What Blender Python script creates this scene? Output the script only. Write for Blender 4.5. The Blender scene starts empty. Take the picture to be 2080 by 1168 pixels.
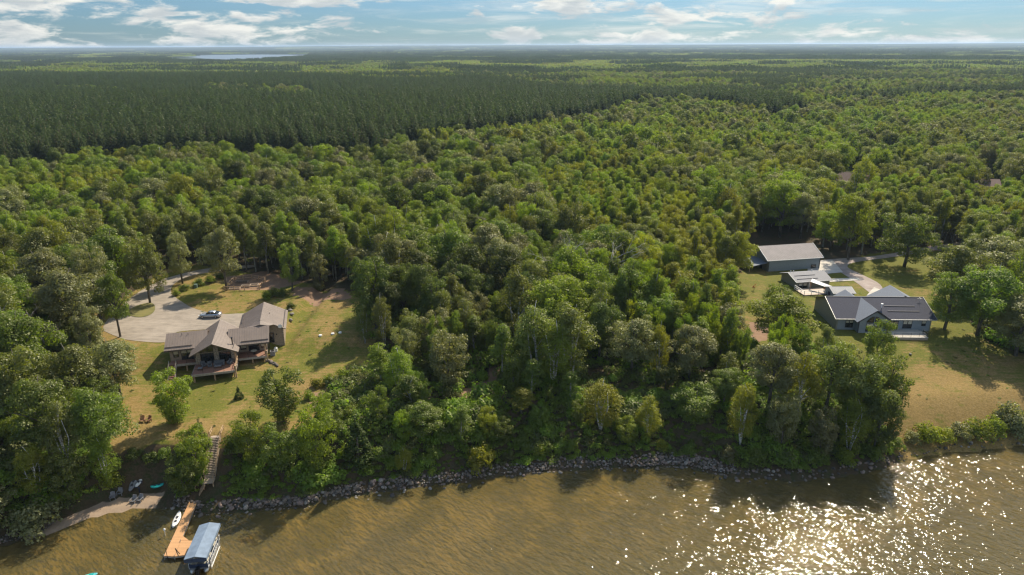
import bpy, bmesh, math, random
import numpy as np
from mathutils import Vector, Matrix
from mathutils.geometry import delaunay_2d_cdt

# ------------------------------------------------------------------ camera, sky, sun, exposure
SC = bpy.context.scene
COL = SC.collection
H = 65.0
F = 1387.0
PITCH = math.radians(19.5)
ROLL = math.radians(0.275)
cam_d = bpy.data.cameras.new('camera')
cam = bpy.data.objects.new('camera', cam_d)
COL.objects.link(cam)
cam_d.sensor_width = 36.0
cam_d.lens = 36.0 * F / 2080.0
cam_d.clip_start = 0.5
cam_d.clip_end = 60000.0
cam.matrix_world = (Matrix.Translation((0, 0, H)) @ Matrix.Rotation(math.pi / 2 - PITCH, 4, 'X')
                    @ Matrix.Rotation(-ROLL, 4, 'Z'))
SC.camera = cam
SC.view_settings.view_transform = 'Standard'
SC.view_settings.look = 'None'
SC.view_settings.exposure = 0.6
SC.view_settings.gamma = 1.0
SC.cycles.max_bounces = 6
SC.cycles.diffuse_bounces = 3
SC.cycles.glossy_bounces = 2
SC.cycles.transmission_bounces = 3
SC.cycles.volume_bounces = 0
SC.cycles.transparent_max_bounces = 6
SC.cycles.sample_clamp_indirect = 6.0
SC.cycles.use_denoising = True
SC.cycles.pixel_filter_type = 'BLACKMAN_HARRIS'
SC.cycles.filter_width = 1.3

SUN_EL = math.radians(44.0)
SUN_AZ = math.radians(28.5)
sun_d = bpy.data.lights.new('sun', 'SUN')
sun = bpy.data.objects.new('sun', sun_d)
COL.objects.link(sun)
sun_d.energy = 5.0
sun_d.angle = math.radians(0.53)
sun_d.color = (1.0, 0.89, 0.71)
sdir = Vector((math.sin(SUN_AZ) * math.cos(SUN_EL), math.cos(SUN_AZ) * math.cos(SUN_EL), math.sin(SUN_EL)))
sun.rotation_euler = sdir.to_track_quat('Z', 'Y').to_euler()
sun.location = (0, 0, 200)


class NT:
    """small helper for node trees"""
    def __init__(s, tree):
        s.t = tree
        s.n = tree.nodes
        s.l = tree.links

    def add(s, typ, **kw):
        n = s.n.new(typ)
        for k, v in kw.items():
            setattr(n, k, v)
        return n

    def put(s, sock, v):
        if v is None:
            return
        if hasattr(v, 'links'):
            s.l.new(v, sock)
        elif isinstance(v, (tuple, list)) and len(v) == 3 and len(getattr(sock, 'default_value', v)) == 4:
            sock.default_value = (*v, 1)
        else:
            sock.default_value = v

    def m(s, op, a, b=None, c=None, clamp=False):
        n = s.add('ShaderNodeMath', operation=op, use_clamp=clamp)
        s.put(n.inputs[0], a)
        s.put(n.inputs[1], b)
        s.put(n.inputs[2], c)
        return n.outputs[0]

    def mix(s, f, a, b, typ='MIX'):
        n = s.add('ShaderNodeMix', data_type='RGBA', blend_type=typ)
        s.put(n.inputs[0], f)
        s.put(n.inputs[6], a)
        s.put(n.inputs[7], b)
        return n.outputs[2]

    def noise(s, vec, scale, detail=3.0, rough=0.55, dist=0.0, out=0):
        n = s.add('ShaderNodeTexNoise')
        s.put(n.inputs['Vector'], vec)
        n.inputs['Scale'].default_value = scale
        n.inputs['Detail'].default_value = detail
        n.inputs['Roughness'].default_value = rough
        n.inputs['Distortion'].default_value = dist
        return n.outputs[out]

    def mapr(s, v, a, b, c=0.0, d=1.0):
        n = s.add('ShaderNodeMapRange', interpolation_type='SMOOTHSTEP')
        s.put(n.inputs[0], v)
        for i, q in enumerate((a, b, c, d)):
            n.inputs[i + 1].default_value = q
        return n.outputs[0]

    def xyz(s, x, y, z=0.0):
        n = s.add('ShaderNodeCombineXYZ')
        s.put(n.inputs[0], x)
        s.put(n.inputs[1], y)
        s.put(n.inputs[2], z)
        return n.outputs[0]


# sky with clouds that lie at given directions (azimuth, elevation) of the sky itself
W = bpy.data.worlds.new('World')
SC.world = W
W.use_nodes = True
k = NT(W.node_tree)
k.n.clear()
wo = k.add('ShaderNodeOutputWorld')
bg = k.add('ShaderNodeBackground')
sky = k.add('ShaderNodeTexSky', sky_type='NISHITA')
sky.sun_disc = False
sky.sun_elevation = SUN_EL
sky.sun_rotation = SUN_AZ
sky.altitude = 400
sky.air_density = 1.0
sky.dust_density = 0.6
sky.ozone_density = 2.0
tc = k.add('ShaderNodeTexCoord')
sp = k.add('ShaderNodeSeparateXYZ')
k.l.new(tc.outputs['Generated'], sp.inputs[0])
az = k.m('ARCTAN2', sp.outputs[0], sp.outputs[1])
el = k.m('ARCSINE', sp.outputs[2])


def azel(px, py):
    """direction (azimuth, elevation) of a cloud measured in the photograph"""
    u = (px - 1040) / F
    v = (py - 584) / F
    c, s = math.cos(ROLL), math.sin(ROLL)
    u, v = u * c - v * s, v * c + u * s
    d = Vector((u, math.cos(PITCH) - v * math.sin(PITCH), -(math.sin(PITCH) + v * math.cos(PITCH)))).normalized()
    return math.atan2(d.x, d.y), math.asin(d.z)


vecc = k.xyz(k.m('MULTIPLY', az, 11.0), k.m('MULTIPLY', el, 42.0), 0.3)
fine = k.noise(vecc, 1.6, 9, 0.62, 0.35)
shape = None
CL = [(480, 58, 190, 30), (1055, 78, 62, 20), (1140, 6, 150, 22), (70, 66, 80, 20), (60, 92, 90, 11), (1400, 36, 210, 26),
      (1360, 74, 160, 18), (1712, 64, 85, 16), (1965, 80, 62, 14), (1640, 84, 110, 8), (560, -2, 180, 12), (60, 5, 190, 22), (1600, 0, 70, 8),
      (330, 35, 60, 14), (1860, 84, 30, 10), (1490, 68, 60, 9), (1250, 72, 60, 8)]
for (px, py, rx, ry) in CL:
    a0, e0 = azel(px, py)
    ra, re = rx / 1560.0 * 1.05, ry / 1500.0 * 1.2
    dx = k.m('DIVIDE', k.m('SUBTRACT', az, a0), ra)
    dy = k.m('DIVIDE', k.m('SUBTRACT', el, e0), re)
    r2 = k.m('ADD', k.m('MULTIPLY', dx, dx), k.m('MULTIPLY', dy, dy))
    val = k.m('SUBTRACT', 1.0, k.m('SQRT', r2))
    shape = val if shape is None else k.m('MAXIMUM', shape, val)
shape = k.m('MAXIMUM', shape, -0.6)
dens = k.m('ADD', k.m('MULTIPLY', shape, 0.55), k.m('MULTIPLY', k.m('SUBTRACT', fine, 0.5), 2.6))
cum = k.mapr(dens, -0.02, 0.42)
# broken cloud over the rest of the sky, thin veils near the horizon
cirv = k.xyz(k.m('MULTIPLY', az, 5.0), k.m('MULTIPLY', el, 62.0), 1.7)
cir = k.noise(cirv, 1.0, 8, 0.66, 0.6)
cir = k.mapr(k.m('ADD', cir, k.m('MULTIPLY', az, 0.09)), 0.46, 0.74, 0.0, 0.6)
cover = k.m('MAXIMUM', cum, cir, clamp=True)
shade = k.noise(k.xyz(k.m('MULTIPLY', az, 11.0), k.m('MULTIPLY', k.m('ADD', el, 0.006), 42.0), 0.3), 1.6, 5, 0.55, 0.35)
cc = k.mix(k.mapr(shade, 0.36, 0.66), (4.9, 4.75, 4.35), (2.9, 3.05, 3.1))
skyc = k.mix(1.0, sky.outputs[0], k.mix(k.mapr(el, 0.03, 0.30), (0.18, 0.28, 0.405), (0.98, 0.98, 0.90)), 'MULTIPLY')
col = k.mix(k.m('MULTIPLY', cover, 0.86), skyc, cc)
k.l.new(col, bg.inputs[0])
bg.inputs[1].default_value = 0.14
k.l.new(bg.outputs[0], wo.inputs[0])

# ------------------------------------------------------------------ calibration helpers
CR, SR = math.cos(ROLL), math.sin(ROLL)
CP, SP = math.cos(PITCH), math.sin(PITCH)


def G(px, py, z=0.0):
    """world point at height z that the photograph shows at px, py"""
    u = (px - 1040) / F
    v = (py - 584) / F
    u, v = u * CR - v * SR, v * CR + u * SR
    t = (z - H) / -(SP + v * CP)
    return (u * t, (CP - v * SP) * t, z)


def PJ(x, y, z):
    """where the photograph shows a world point (arrays allowed)"""
    q = z - H
    zc = y * CP - q * SP
    v = -(y * SP + q * CP) / zc
    u = x / zc
    u, v = u * CR + v * SR, v * CR - u * SR
    return 1040 + F * u, 584 + F * v, zc


def sstep(a, b, x):
    t = np.clip((np.asarray(x, float) - a) / (b - a), 0, 1)
    return t * t * (3 - 2 * t)


def vnoise(x, y, seed=0):
    x = np.asarray(x, float)
    y = np.asarray(y, float)
    xi = np.floor(x).astype(np.int64)
    yi = np.floor(y).astype(np.int64)
    fx, fy = x - xi, y - yi
    fx = fx * fx * (3 - 2 * fx)
    fy = fy * fy * (3 - 2 * fy)

    def hsh(a, b):
        n = (a * 374761393 + b * 668265263 + seed * 1442695041) & 0x7fffffff
        n = ((n ^ (n >> 13)) * 1274126177) & 0x7fffffff
        return ((n ^ (n >> 16)) & 0xffff) / 65535.0
    v = (hsh(xi, yi) * (1 - fx) + hsh(xi + 1, yi) * fx) * (1 - fy) + (hsh(xi, yi + 1) * (1 - fx) + hsh(xi + 1, yi + 1) * fx) * fy
    return v * 2 - 1


def fbm(x, y, seed=0, o=4):
    s, a = 0, 1.0
    for i in range(o):
        s = s + a * vnoise(x * 2 ** i, y * 2 ** i, seed + i * 7)
        a *= 0.5
    return s / 1.6


def inpoly(px, py, poly):
    px = np.asarray(px, float)
    py = np.asarray(py, float)
    r = np.zeros(px.shape, bool)
    n = len(poly)
    for i in range(n):
        x1, y1 = poly[i][:2]
        x2, y2 = poly[(i + 1) % n][:2]
        c = ((y1 > py) != (y2 > py)) & (px < (x2 - x1) * (py - y1) / ((y2 - y1) or 1e-9) + x1)
        r ^= c
    return r


# shoreline, measured on the photograph, on the water plane
SHP = [(-1400, 1290), (-500, 1230), (-60, 1135), (0, 1108), (45, 1098), (95, 1085), (150, 1062), (215, 1044), (270, 1034), (330, 1028), (375, 1033),
       (402, 1045), (440, 1042), (500, 1038), (560, 1032), (620, 1030), (660, 1016), (730, 1004), (800, 994), (860, 985), (930, 980),
       (1000, 968), (1080, 960), (1150, 954), (1230, 950), (1310, 950), (1350, 946), (1400, 948), (1440, 958), (1490, 966), (1550, 970), (1620, 975),
       (1690, 968), (1740, 962), (1790, 950), (1830, 936), (1870, 927), (1930, 918), (2000, 912), (2080, 903), (2300, 880), (3000, 800)]
SH = np.array([G(a, b, 0)[:2] for a, b in SHP])
assert (np.diff(SH[:, 0]) > 0).all(), SH
LH_O = (-59.49, 114.61)
LH_A = math.radians(15)


def shore_y(x):
    return np.interp(x, SH[:, 0], SH[:, 1])


def shore_d(x, y):
    return (np.asarray(y, float) - shore_y(x)) * 0.93


def hgt(x, y):
    x = np.asarray(x, float)
    y = np.asarray(y, float)
    d = shore_d(x, y)
    topb = 6.1 - 1.9 * sstep(52, 66, x)
    # the beach on the left is flat before the bank
    beach = sstep(-78, -70, x) * (1 - sstep(-55.5, -51, x))
    wd_b = 11.5 - 3.2 * (1 - sstep(-52, -42, x))
    land = 0.25 + (topb - 0.25) * sstep(0.8 + 2.2 * beach, wd_b, d) ** 0.9 + 0.35 * sstep(0.0, 1.0, d) * (1 - beach)
    land = land + (6.45 - topb) * sstep(10, 34, d)
    ey = -(x - LH_O[0]) * math.sin(LH_A) + (y - LH_O[1]) * math.cos(LH_A)
    wl = 1 - sstep(-15, 30, x)
    land = land + (1.35 * sstep(5.0, 12.0, ey) - 0.25 * (1 - sstep(2, 9, ey)) * sstep(10, 20, d)) * wl
    cut = 1.75 + 3.9 * np.clip((y - 88.6) / 6.0, -0.6, 1.3)
    cw = (1 - sstep(1.0, 2.6, np.abs(x + 47.3))) * sstep(1.0, 2.5, d)
    land = land - np.maximum(land - cut, 0) * cw
    land = land + 0.12 * fbm(x / 9, y / 9, 3, 3) * sstep(3, 12, d)
    far = sstep(230, 600, y)
    land = land + far * (1.2 + 2.2 * fbm(x / 170, y / 170, 5, 3) * (1 - sstep(1500, 2400, y)))
    land = land + (43 + 17 * fbm(x / 3600, y / 2400, 9, 3)) * sstep(7000, 17000, y)
    bed = -0.12 - 1.9 * sstep(0, 34, -d) - 0.10 * fbm(x / 4, y / 4, 12, 3)
    return np.where(d > 0, land, np.minimum(bed, 0.25 * 0 - 0.02 + d * 0.12))


def hz(x, y):
    return float(hgt(x, y))


# ------------------------------------------------------------------ tagging
def tag(o, label=None, cat=None, group=None, kind=None):
    for a, b in (('label', label), ('category', cat), ('group', group), ('kind', kind)):
        if b:
            o[a] = b
    return o


def empty(name, loc, rz=0.0, label=None, cat=None, group=None, scale=None):
    o = bpy.data.objects.new(name, None)
    COL.objects.link(o)
    o.location = loc
    o.rotation_euler = (0, 0, rz)
    o.empty_display_size = 0.3
    if scale:
        o.scale = scale
    return tag(o, label, cat, group)


class MB:
    def __init__(s):
        s.v, s.f = [], []

    def quad(s, *p):
        n = len(s.v)
        s.v += [tuple(q) for q in p]
        s.f.append(tuple(range(n, n + len(p))))
        return s

    def prism(s, lo, hi):
        """two rings of points, bottom and top"""
        n = len(s.v)
        k_ = len(lo)
        s.v += [tuple(q) for q in lo] + [tuple(q) for q in hi]
        s.f.append(tuple(range(n + k_ - 1, n - 1, -1)))
        s.f.append(tuple(range(n + k_, n + 2 * k_)))
        for i in range(k_):
            j = (i + 1) % k_
            s.f.append((n + i, n + j, n + k_ + j, n + k_ + i))
        return s

    def box(s, x0, x1, y0, y1, z0, z1):
        return s.prism([(x0, y0, z0), (x1, y0, z0), (x1, y1, z0), (x0, y1, z0)],
                       [(x0, y0, z1), (x1, y0, z1), (x1, y1, z1), (x0, y1, z1)])

    def cbox(s, c, size, rz=0.0, rx=0.0, ry=0.0):
        M = Matrix.Translation(c) @ Matrix.Rotation(rz, 4, 'Z') @ Matrix.Rotation(rx, 4, 'X') @ Matrix.Rotation(ry, 4, 'Y')
        a, b, c_ = (q / 2 for q in size)
        P = [M @ Vector(q) for q in ((-a, -b, -c_), (a, -b, -c_), (a, b, -c_), (-a, b, -c_), (-a, -b, c_), (a, -b, c_), (a, b, c_), (-a, b, c_))]
        return s.prism(P[:4], P[4:])

    def bar(s, p, q, w, h=None, up=(0, 0, 1)):
        p, q = Vector(p), Vector(q)
        h = h or w
        d = (q - p).normalized()
        u = Vector(up)
        if abs(d.dot(u)) > 0.98:
            u = Vector((1, 0, 0))
        sd = d.cross(u).normalized() * w / 2
        up_ = sd.cross(d).normalized() * h / 2
        lo = [p - sd - up_, p + sd - up_, p + sd + up_, p - sd + up_]
        hi = [a + (q - p) for a in lo]
        return s.prism(lo, hi)

    def tube(s, pts, rad, n=7):
        base = len(s.v)
        pts = [Vector(p) for p in pts]
        for i, p in enumerate(pts):
            d = (pts[min(i + 1, len(pts) - 1)] - pts[max(i - 1, 0)]).normalized()
            u = Vector((0, 0, 1)) if abs(d.z) < 0.9 else Vector((1, 0, 0))
            a = d.cross(u).normalized()
            b = d.cross(a)
            for j in range(n):
                t = 2 * math.pi * j / n
                s.v.append(tuple(p + (a * math.cos(t) + b * math.sin(t)) * rad[i]))
        for i in range(len(pts) - 1):
            for j in range(n):
                q = base + i * n
                s.f.append((q + j, q + (j + 1) % n, q + n + (j + 1) % n, q + n + j))
        s.f.append(tuple(base + j for j in range(n - 1, -1, -1)))
        s.f.append(tuple(base + (len(pts) - 1) * n + j for j in range(n)))
        return s

    def loft(s, rings, close=True):
        base = len(s.v)
        n = len(rings[0])
        for r in rings:
            s.v += [tuple(p) for p in r]
        for i in range(len(rings) - 1):
            for j in range(n if close else n - 1):
                q = base + i * n
                s.f.append((q + j, q + (j + 1) % n, q + n + (j + 1) % n, q + n + j))
        if close:
            s.f.append(tuple(base + j for j in range(n - 1, -1, -1)))
            s.f.append(tuple(base + (len(rings) - 1) * n + j for j in range(n)))
        return s

    def mesh(s, name, mat=None):
        me = bpy.data.meshes.new(name)
        me.from_pydata(s.v, [], s.f)
        if mat:
            me.materials.append(mat)
        bm = bmesh.new()
        bm.from_mesh(me)
        bmesh.ops.recalc_face_normals(bm, faces=bm.faces)
        bm.to_mesh(me)
        bm.free()
        return me

    def build(s, name, mat, parent=None, smooth=False, loc=None):
        me = s.mesh(name, mat)
        if smooth:
            for p in me.polygons:
                p.use_smooth = True
        o = bpy.data.objects.new(name, me)
        COL.objects.link(o)
        o.parent = parent
        if loc:
            o.location = loc
        return o


def copy_tree(o, parent=None):
    c = o.copy()
    COL.objects.link(c)
    c.parent = parent
    for ch in list(o.children):
        copy_tree(ch, c)
    return c


# ------------------------------------------------------------------ materials
def newmat(name):
    m = bpy.data.materials.new(name)
    m.use_nodes = True
    t = NT(m.node_tree)
    t.n.clear()
    o = t.add('ShaderNodeOutputMaterial')
    return m, t, o


def plain(name, color, rough=0.6, metal=0.0, var=0.15, scale=3.0, bump=0.0, spec=0.4):
    m, t, o = newmat(name)
    b = t.add('ShaderNodeBsdfPrincipled')
    tc_ = t.add('ShaderNodeTexCoord')
    n = t.noise(tc_.outputs['Object'], scale, 4, 0.6)
    c2 = tuple(max(0, q * (1 - var * 1.6)) for q in color)
    c1 = tuple(min(1, q * (1 + var)) for q in color)
    t.put(b.inputs['Base Color'], t.mix(t.mapr(n, 0.3, 0.7), c2, c1))
    b.inputs['Roughness'].default_value = rough
    b.inputs['Metallic'].default_value = metal
    b.inputs['Specular IOR Level'].default_value = spec
    if bump:
        bb = t.add('ShaderNodeBump')
        bb.inputs['Strength'].default_value = bump
        bb.inputs['Distance'].default_value = 0.05
        t.put(bb.inputs['Height'], t.noise(tc_.outputs['Object'], scale * 6, 3))
        t.l.new(bb.outputs[0], b.inputs['Normal'])
    t.l.new(b.outputs[0], o.inputs[0])
    return m


def planks(name, color, axis=0, width=0.14, rough=0.7, var=0.3):
    """boards running across one axis of the object"""
    m, t, o = newmat(name)
    b = t.add('ShaderNodeBsdfPrincipled')
    tc_ = t.add('ShaderNodeTexCoord')
    s_ = t.add('ShaderNodeSeparateXYZ')
    t.l.new(tc_.outputs['Object'], s_.inputs[0])
    u = t.m('DIVIDE', s_.outputs[axis], width)
    fr = t.m('FRACT', u)
    cell = t.m('FLOOR', u)
    wn = t.add('ShaderNodeTexWhiteNoise', noise_dimensions='1D')
    t.put(wn.inputs['W'], cell)
    gap = t.m('LESS_THAN', fr, 0.09)
    n = t.noise(tc_.outputs['Object'], 2.0, 5, 0.6)
    tone = t.m('ADD', t.m('MULTIPLY', wn.outputs[0], var), t.m('MULTIPLY', n, 0.5))
    c = t.mix(tone, tuple(q * 0.72 for q in color), tuple(min(1, q * 1.2) for q in color))
    c = t.mix(gap, c, tuple(q * 0.3 for q in color))
    t.l.new(c, b.inputs['Base Color'])
    b.inputs['Roughness'].default_value = rough
    t.l.new(b.outputs[0], o.inputs[0])
    return m


def leafmat(name, color, trans, sheen=0.10, hue=0.022, val=0.5):
    m, t, o = newmat(name)
    oi = t.add('ShaderNodeObjectInfo')
    g_ = t.add('ShaderNodeNewGeometry')
    n1 = t.noise(g_.outputs['Position'], 0.09, 2, 0.5)      # stands of slightly different foliage
    n2 = t.noise(g_.outputs['Position'], 0.9, 2, 0.6)        # sprays within one crown
    hs = t.add('ShaderNodeHueSaturation')
    t.put(hs.inputs['Hue'], t.m('ADD', 0.5 - hue, t.m('MULTIPLY', t.m('ADD', t.m('MULTIPLY', oi.outputs['Random'], 0.6), t.m('MULTIPLY', n1, 0.4)), hue * 2)))
    t.put(hs.inputs['Saturation'], t.m('ADD', 0.82, t.m('MULTIPLY', n2, 0.3)))
    t.put(hs.inputs['Value'], t.m('ADD', 1.0 - val * 1.05, t.m('ADD', t.m('MULTIPLY', oi.outputs['Random'], val), t.m('ADD', t.m('MULTIPLY', n1, val * 0.7), t.m('MULTIPLY', n2, val * 0.7)))))
    hs.inputs['Color'].default_value = (*color, 1)
    d = t.add('ShaderNodeBsdfDiffuse')
    t.l.new(hs.outputs[0], d.inputs[0])
    tr = t.add('ShaderNodeBsdfTranslucent')
    tcol = t.mix(1.0, hs.outputs[0], trans, 'MULTIPLY')
    t.l.new(tcol, tr.inputs[0])
    mx = t.add('ShaderNodeMixShader')
    mx.inputs[0].default_value = 0.48
    t.l.new(d.outputs[0], mx.inputs[1])
    t.l.new(tr.outputs[0], mx.inputs[2])
    gl = t.add('ShaderNodeBsdfGlossy')
    gl.inputs['Roughness'].default_value = 0.5
    gl.inputs['Color'].default_value = (0.8, 0.8, 0.66, 1)
    mx2 = t.add('ShaderNodeMixShader')
    mx2.inputs[0].default_value = sheen * 0.35
    t.l.new(mx.outputs[0], mx2.inputs[1])
    t.l.new(gl.outputs[0], mx2.inputs[2])
    t.l.new(mx2.outputs[0], o.inputs[0])
    return m


TONES = {
    'green': leafmat('leaf_green', (0.104, 0.138, 0.018), (2.0, 2.2, 0.4), 0.10),
    'dark': leafmat('leaf_dark', (0.068, 0.090, 0.015), (1.9, 1.9, 0.5), 0.09),
    'bright': leafmat('leaf_bright', (0.138, 0.174, 0.015), (2.0, 2.1, 0.3), 0.08),
    'yellow': leafmat('leaf_yellow', (0.172, 0.180, 0.015), (2.0, 2.0, 0.3), 0.08),
    'silver': leafmat('leaf_silver', (0.158, 0.162, 0.058), (1.5, 1.5, 0.6), 0.14),
    'olive': leafmat('leaf_olive', (0.120, 0.138, 0.024), (1.8, 1.8, 0.4), 0.12),
}
M_PINE = leafmat('pine_needles', (0.054, 0.074, 0.026), (1.2, 1.4, 0.6), 0.05, 0.014, 0.5)
M_SPRUCE = leafmat('spruce_needles', (0.060, 0.088, 0.020), (1.0, 1.2, 0.6), 0.05, 0.015, 0.3)
M_UNDER = leafmat('undergrowth_leaves', (0.135, 0.195, 0.020), (1.9, 2.1, 0.5), 0.07, 0.02, 0.4)
M_HEATH = leafmat('scrub_leaves', (0.105, 0.120, 0.030), (1.4, 1.6, 0.6), 0.08, 0.03, 0.4)


def barkmat(name, c1, c2, scale=3.0):
    m, t, o = newmat(name)
    b = t.add('ShaderNodeBsdfPrincipled')
    tc_ = t.add('ShaderNodeTexCoord')
    mp = t.add('ShaderNodeMapping')
    mp.inputs['Scale'].default_value = (1, 1, 2.5 if name == 'birch_bark' else 0.3)
    t.l.new(tc_.outputs['Object'], mp.inputs[0])
    n = t.noise(mp.outputs[0], scale, 4, 0.7)
    t.l.new(t.mix(t.mapr(n, 0.38, 0.62), c1, c2), b.inputs['Base Color'])
    b.inputs['Roughness'].default_value = 0.85
    t.l.new(b.outputs[0], o.inputs[0])
    return m


M_BARK = barkmat('grey_bark', (0.05, 0.042, 0.032), (0.16, 0.14, 0.11))
M_PBARK = barkmat('pine_bark', (0.10, 0.055, 0.03), (0.22, 0.13, 0.08))
M_ABARK = barkmat('aspen_bark', (0.13, 0.13, 0.10), (0.34, 0.33, 0.27))
M_BBARK = barkmat('birch_bark', (0.16, 0.15, 0.13), (0.62, 0.60, 0.55), 2.0)
M_DEAD = barkmat('dead_wood', (0.28, 0.25, 0.21), (0.50, 0.46, 0.40))


# ------------------------------------------------------------------ ground
def ground_material():
    m, t, o = newmat('ground_cover')
    g_ = t.add('ShaderNodeNewGeometry')
    P = g_.outputs['Position']
    at = t.add('ShaderNodeAttribute', attribute_name='zone')
    s_ = t.add('ShaderNodeSeparateColor')
    t.l.new(at.outputs['Color'], s_.inputs[0])
    a2 = t.add('ShaderNodeAttribute', attribute_name='zone_b')
    s2 = t.add('ShaderNodeSeparateColor')
    t.l.new(a2.outputs['Color'], s2.inputs[0])
    n_big = t.noise(P, 0.11, 4, 0.6)
    n_mid = t.noise(P, 0.55, 5, 0.65)
    n_fine = t.noise(P, 3.2, 4, 0.7)
    # forest floor: leaf litter and low green
    floor = t.mix(t.mapr(n_mid, 0.4, 0.65), (0.060, 0.042, 0.024), (0.030, 0.046, 0.012))
    floor = t.mix(t.mapr(n_fine, 0.35, 0.7), floor, (0.085, 0.060, 0.036))
    # lawn: green and dry patches, B of the attribute = dryness
    gr = t.mix(t.mapr(n_fine, 0.3, 0.7), (0.082, 0.092, 0.013), (0.146, 0.140, 0.024))
    dry = t.mix(t.mapr(n_fine, 0.3, 0.7), (0.158, 0.108, 0.034), (0.272, 0.186, 0.070))
    mow = t.add('ShaderNodeTexWave', wave_type='BANDS', bands_direction='Y')
    mow.inputs['Scale'].default_value = 0.28
    mow.inputs['Distortion'].default_value = 2.5
    mow.inputs['Detail'].default_value = 2
    t.put(mow.inputs['Vector'], P)
    dr = t.m('ADD', t.m('MULTIPLY', s_.outputs[2], 1.1), t.m('ADD', t.m('MULTIPLY', t.m('SUBTRACT', n_big, 0.5), 2.6), t.m('MULTIPLY', t.m('SUBTRACT', n_mid, 0.5), 2.2)))
    dr = t.m('ADD', dr, t.m('MULTIPLY', t.m('SUBTRACT', mow.outputs['Fac'], 0.5), 0.22))
    lawn = t.mix(t.mapr(dr, 0.12, 0.88), gr, dry)
    # bare pinkish soil
    soil = t.mix(n_mid, (0.17, 0.105, 0.065), (0.31, 0.20, 0.13))
    # sand and lake bottom
    sand = t.mix(n_mid, (0.20, 0.145, 0.10), (0.37, 0.28, 0.20))
    bed_n = t.noise(P, 0.16, 5, 0.6, 0.6)
    bed = t.mix(t.mapr(bed_n, 0.36, 0.66), (0.13, 0.092, 0.030), (0.42, 0.31, 0.125))
    bed = t.mix(t.mapr(t.noise(P, 1.3, 4, 0.7), 0.45, 0.72, 0, 0.5), bed, (0.15, 0.105, 0.04))
    bed = t.mix(t.mapr(s2.outputs[2], 0.0, 1.0), bed, (0.20, 0.17, 0.115))
    far = t.mix(n_big, (0.020, 0.034, 0.010), (0.034, 0.052, 0.014))

    def edge(s, lo=0.36, hi=0.64, amp=0.7):
        return t.mapr(t.m('ADD', s, t.m('MULTIPLY', t.m('SUBTRACT', n_mid, 0.5), amp)), lo, hi)
    c = t.mix(edge(s_.outputs[0]), floor, lawn)
    c = t.mix(edge(s_.outputs[1]), c, soil)
    c = t.mix(edge(s2.outputs[0]), c, sand)
    c = t.mix(s2.outputs[1], c, far)
    sz = t.add('ShaderNodeSeparateXYZ')
    t.l.new(P, sz.inputs[0])
    c = t.mix(t.mapr(sz.outputs[2], 0.03, -0.12), c, bed)
    b = t.add('ShaderNodeBsdfPrincipled')
    t.l.new(c, b.inputs['Base Color'])
    b.inputs['Roughness'].default_value = 0.95
    b.inputs['Specular IOR Level'].default_value = 0.15
    bb = t.add('ShaderNodeBump')
    bb.inputs['Strength'].default_value = 0.6
    bb.inputs['Distance'].default_value = 0.10
    t.put(bb.inputs['Height'], t.noise(P, 2.4, 5, 0.7))
    t.l.new(bb.outputs[0], b.inputs['Normal'])
    t.l.new(b.outputs[0], o.inputs[0])
    return m


def gpoly(pts, z=6.4):
    return [G(a, b, z)[:2] for a, b in pts]


LAWN_L = gpoly([(205, 915), (228, 850), (225, 790), (222, 720), (180, 690), (150, 668), (230, 630), (300, 590), (330, 560), (400, 548), (470, 560), (560, 565), (640, 590),
                (730, 605), (760, 660), (760, 735), (700, 770), (660, 800), (690, 835), (640, 855), (560, 885), (480, 890), (455, 895), (420, 898), (300, 925)], 6.6)
LAWN_R = gpoly([(1490, 690), (1490, 610), (1500, 560), (1525, 535), (1690, 545), (1760, 520), (1850, 505), (1940, 500), (1960, 560), (1960, 640), (2000, 690),
                (2200, 740), (2300, 830), (2080, 868), (1960, 878), (1870, 884), (1810, 850), (1780, 750), (1700, 700), (1560, 720)], 6.4)
SOIL = [gpoly(p, 6.4) for p in (
    [(925, 800), (985, 770), (1000, 740), (1015, 745), (1020, 775), (985, 800), (950, 815)],
    [(600, 595), (700, 600), (720, 620), (640, 625), (595, 612)],
    [(455, 575), (540, 560), (620, 585), (560, 600), (470, 600)],
    [(1520, 660), (1560, 655), (1570, 690), (1530, 700)],
    [(770, 800), (800, 805), (790, 820), (765, 815)],
    [(1040, 560), (1075, 590), (1060, 600), (1030, 580)],
    [(1700, 540), (1900, 500), (2000, 490), (2000, 500), (1850, 518)],
    [(625, 800), (665, 790), (670, 830), (640, 840)])]


def axis(lo, hi, step, out_lo, out_hi, g):
    a = list(np.arange(lo, hi + 1e-6, step))
    s, v = step, hi
    while v < out_hi:
        s *= g
        v += s
        a.append(v)
    s, v = step, lo
    while v > out_lo:
        s *= g
        v -= s
        a.insert(0, v)
    return np.array(a)


gx = axis(-125, 150, 1.0, -22000, 22000, 1.12)
gy = axis(44, 215, 1.0, -400, 30000, 1.10)
GX, GY = np.meshgrid(gx, gy)
GZ = hgt(GX, GY)
nx, ny = len(gx), len(gy)
co = np.stack([GX.ravel(), GY.ravel(), GZ.ravel()], 1)
ii = np.arange(nx * ny).reshape(ny, nx)
fc = np.stack([ii[:-1, :-1].ravel(), ii[:-1, 1:].ravel(), ii[1:, 1:].ravel(), ii[1:, :-1].ravel()], 1)


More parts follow.
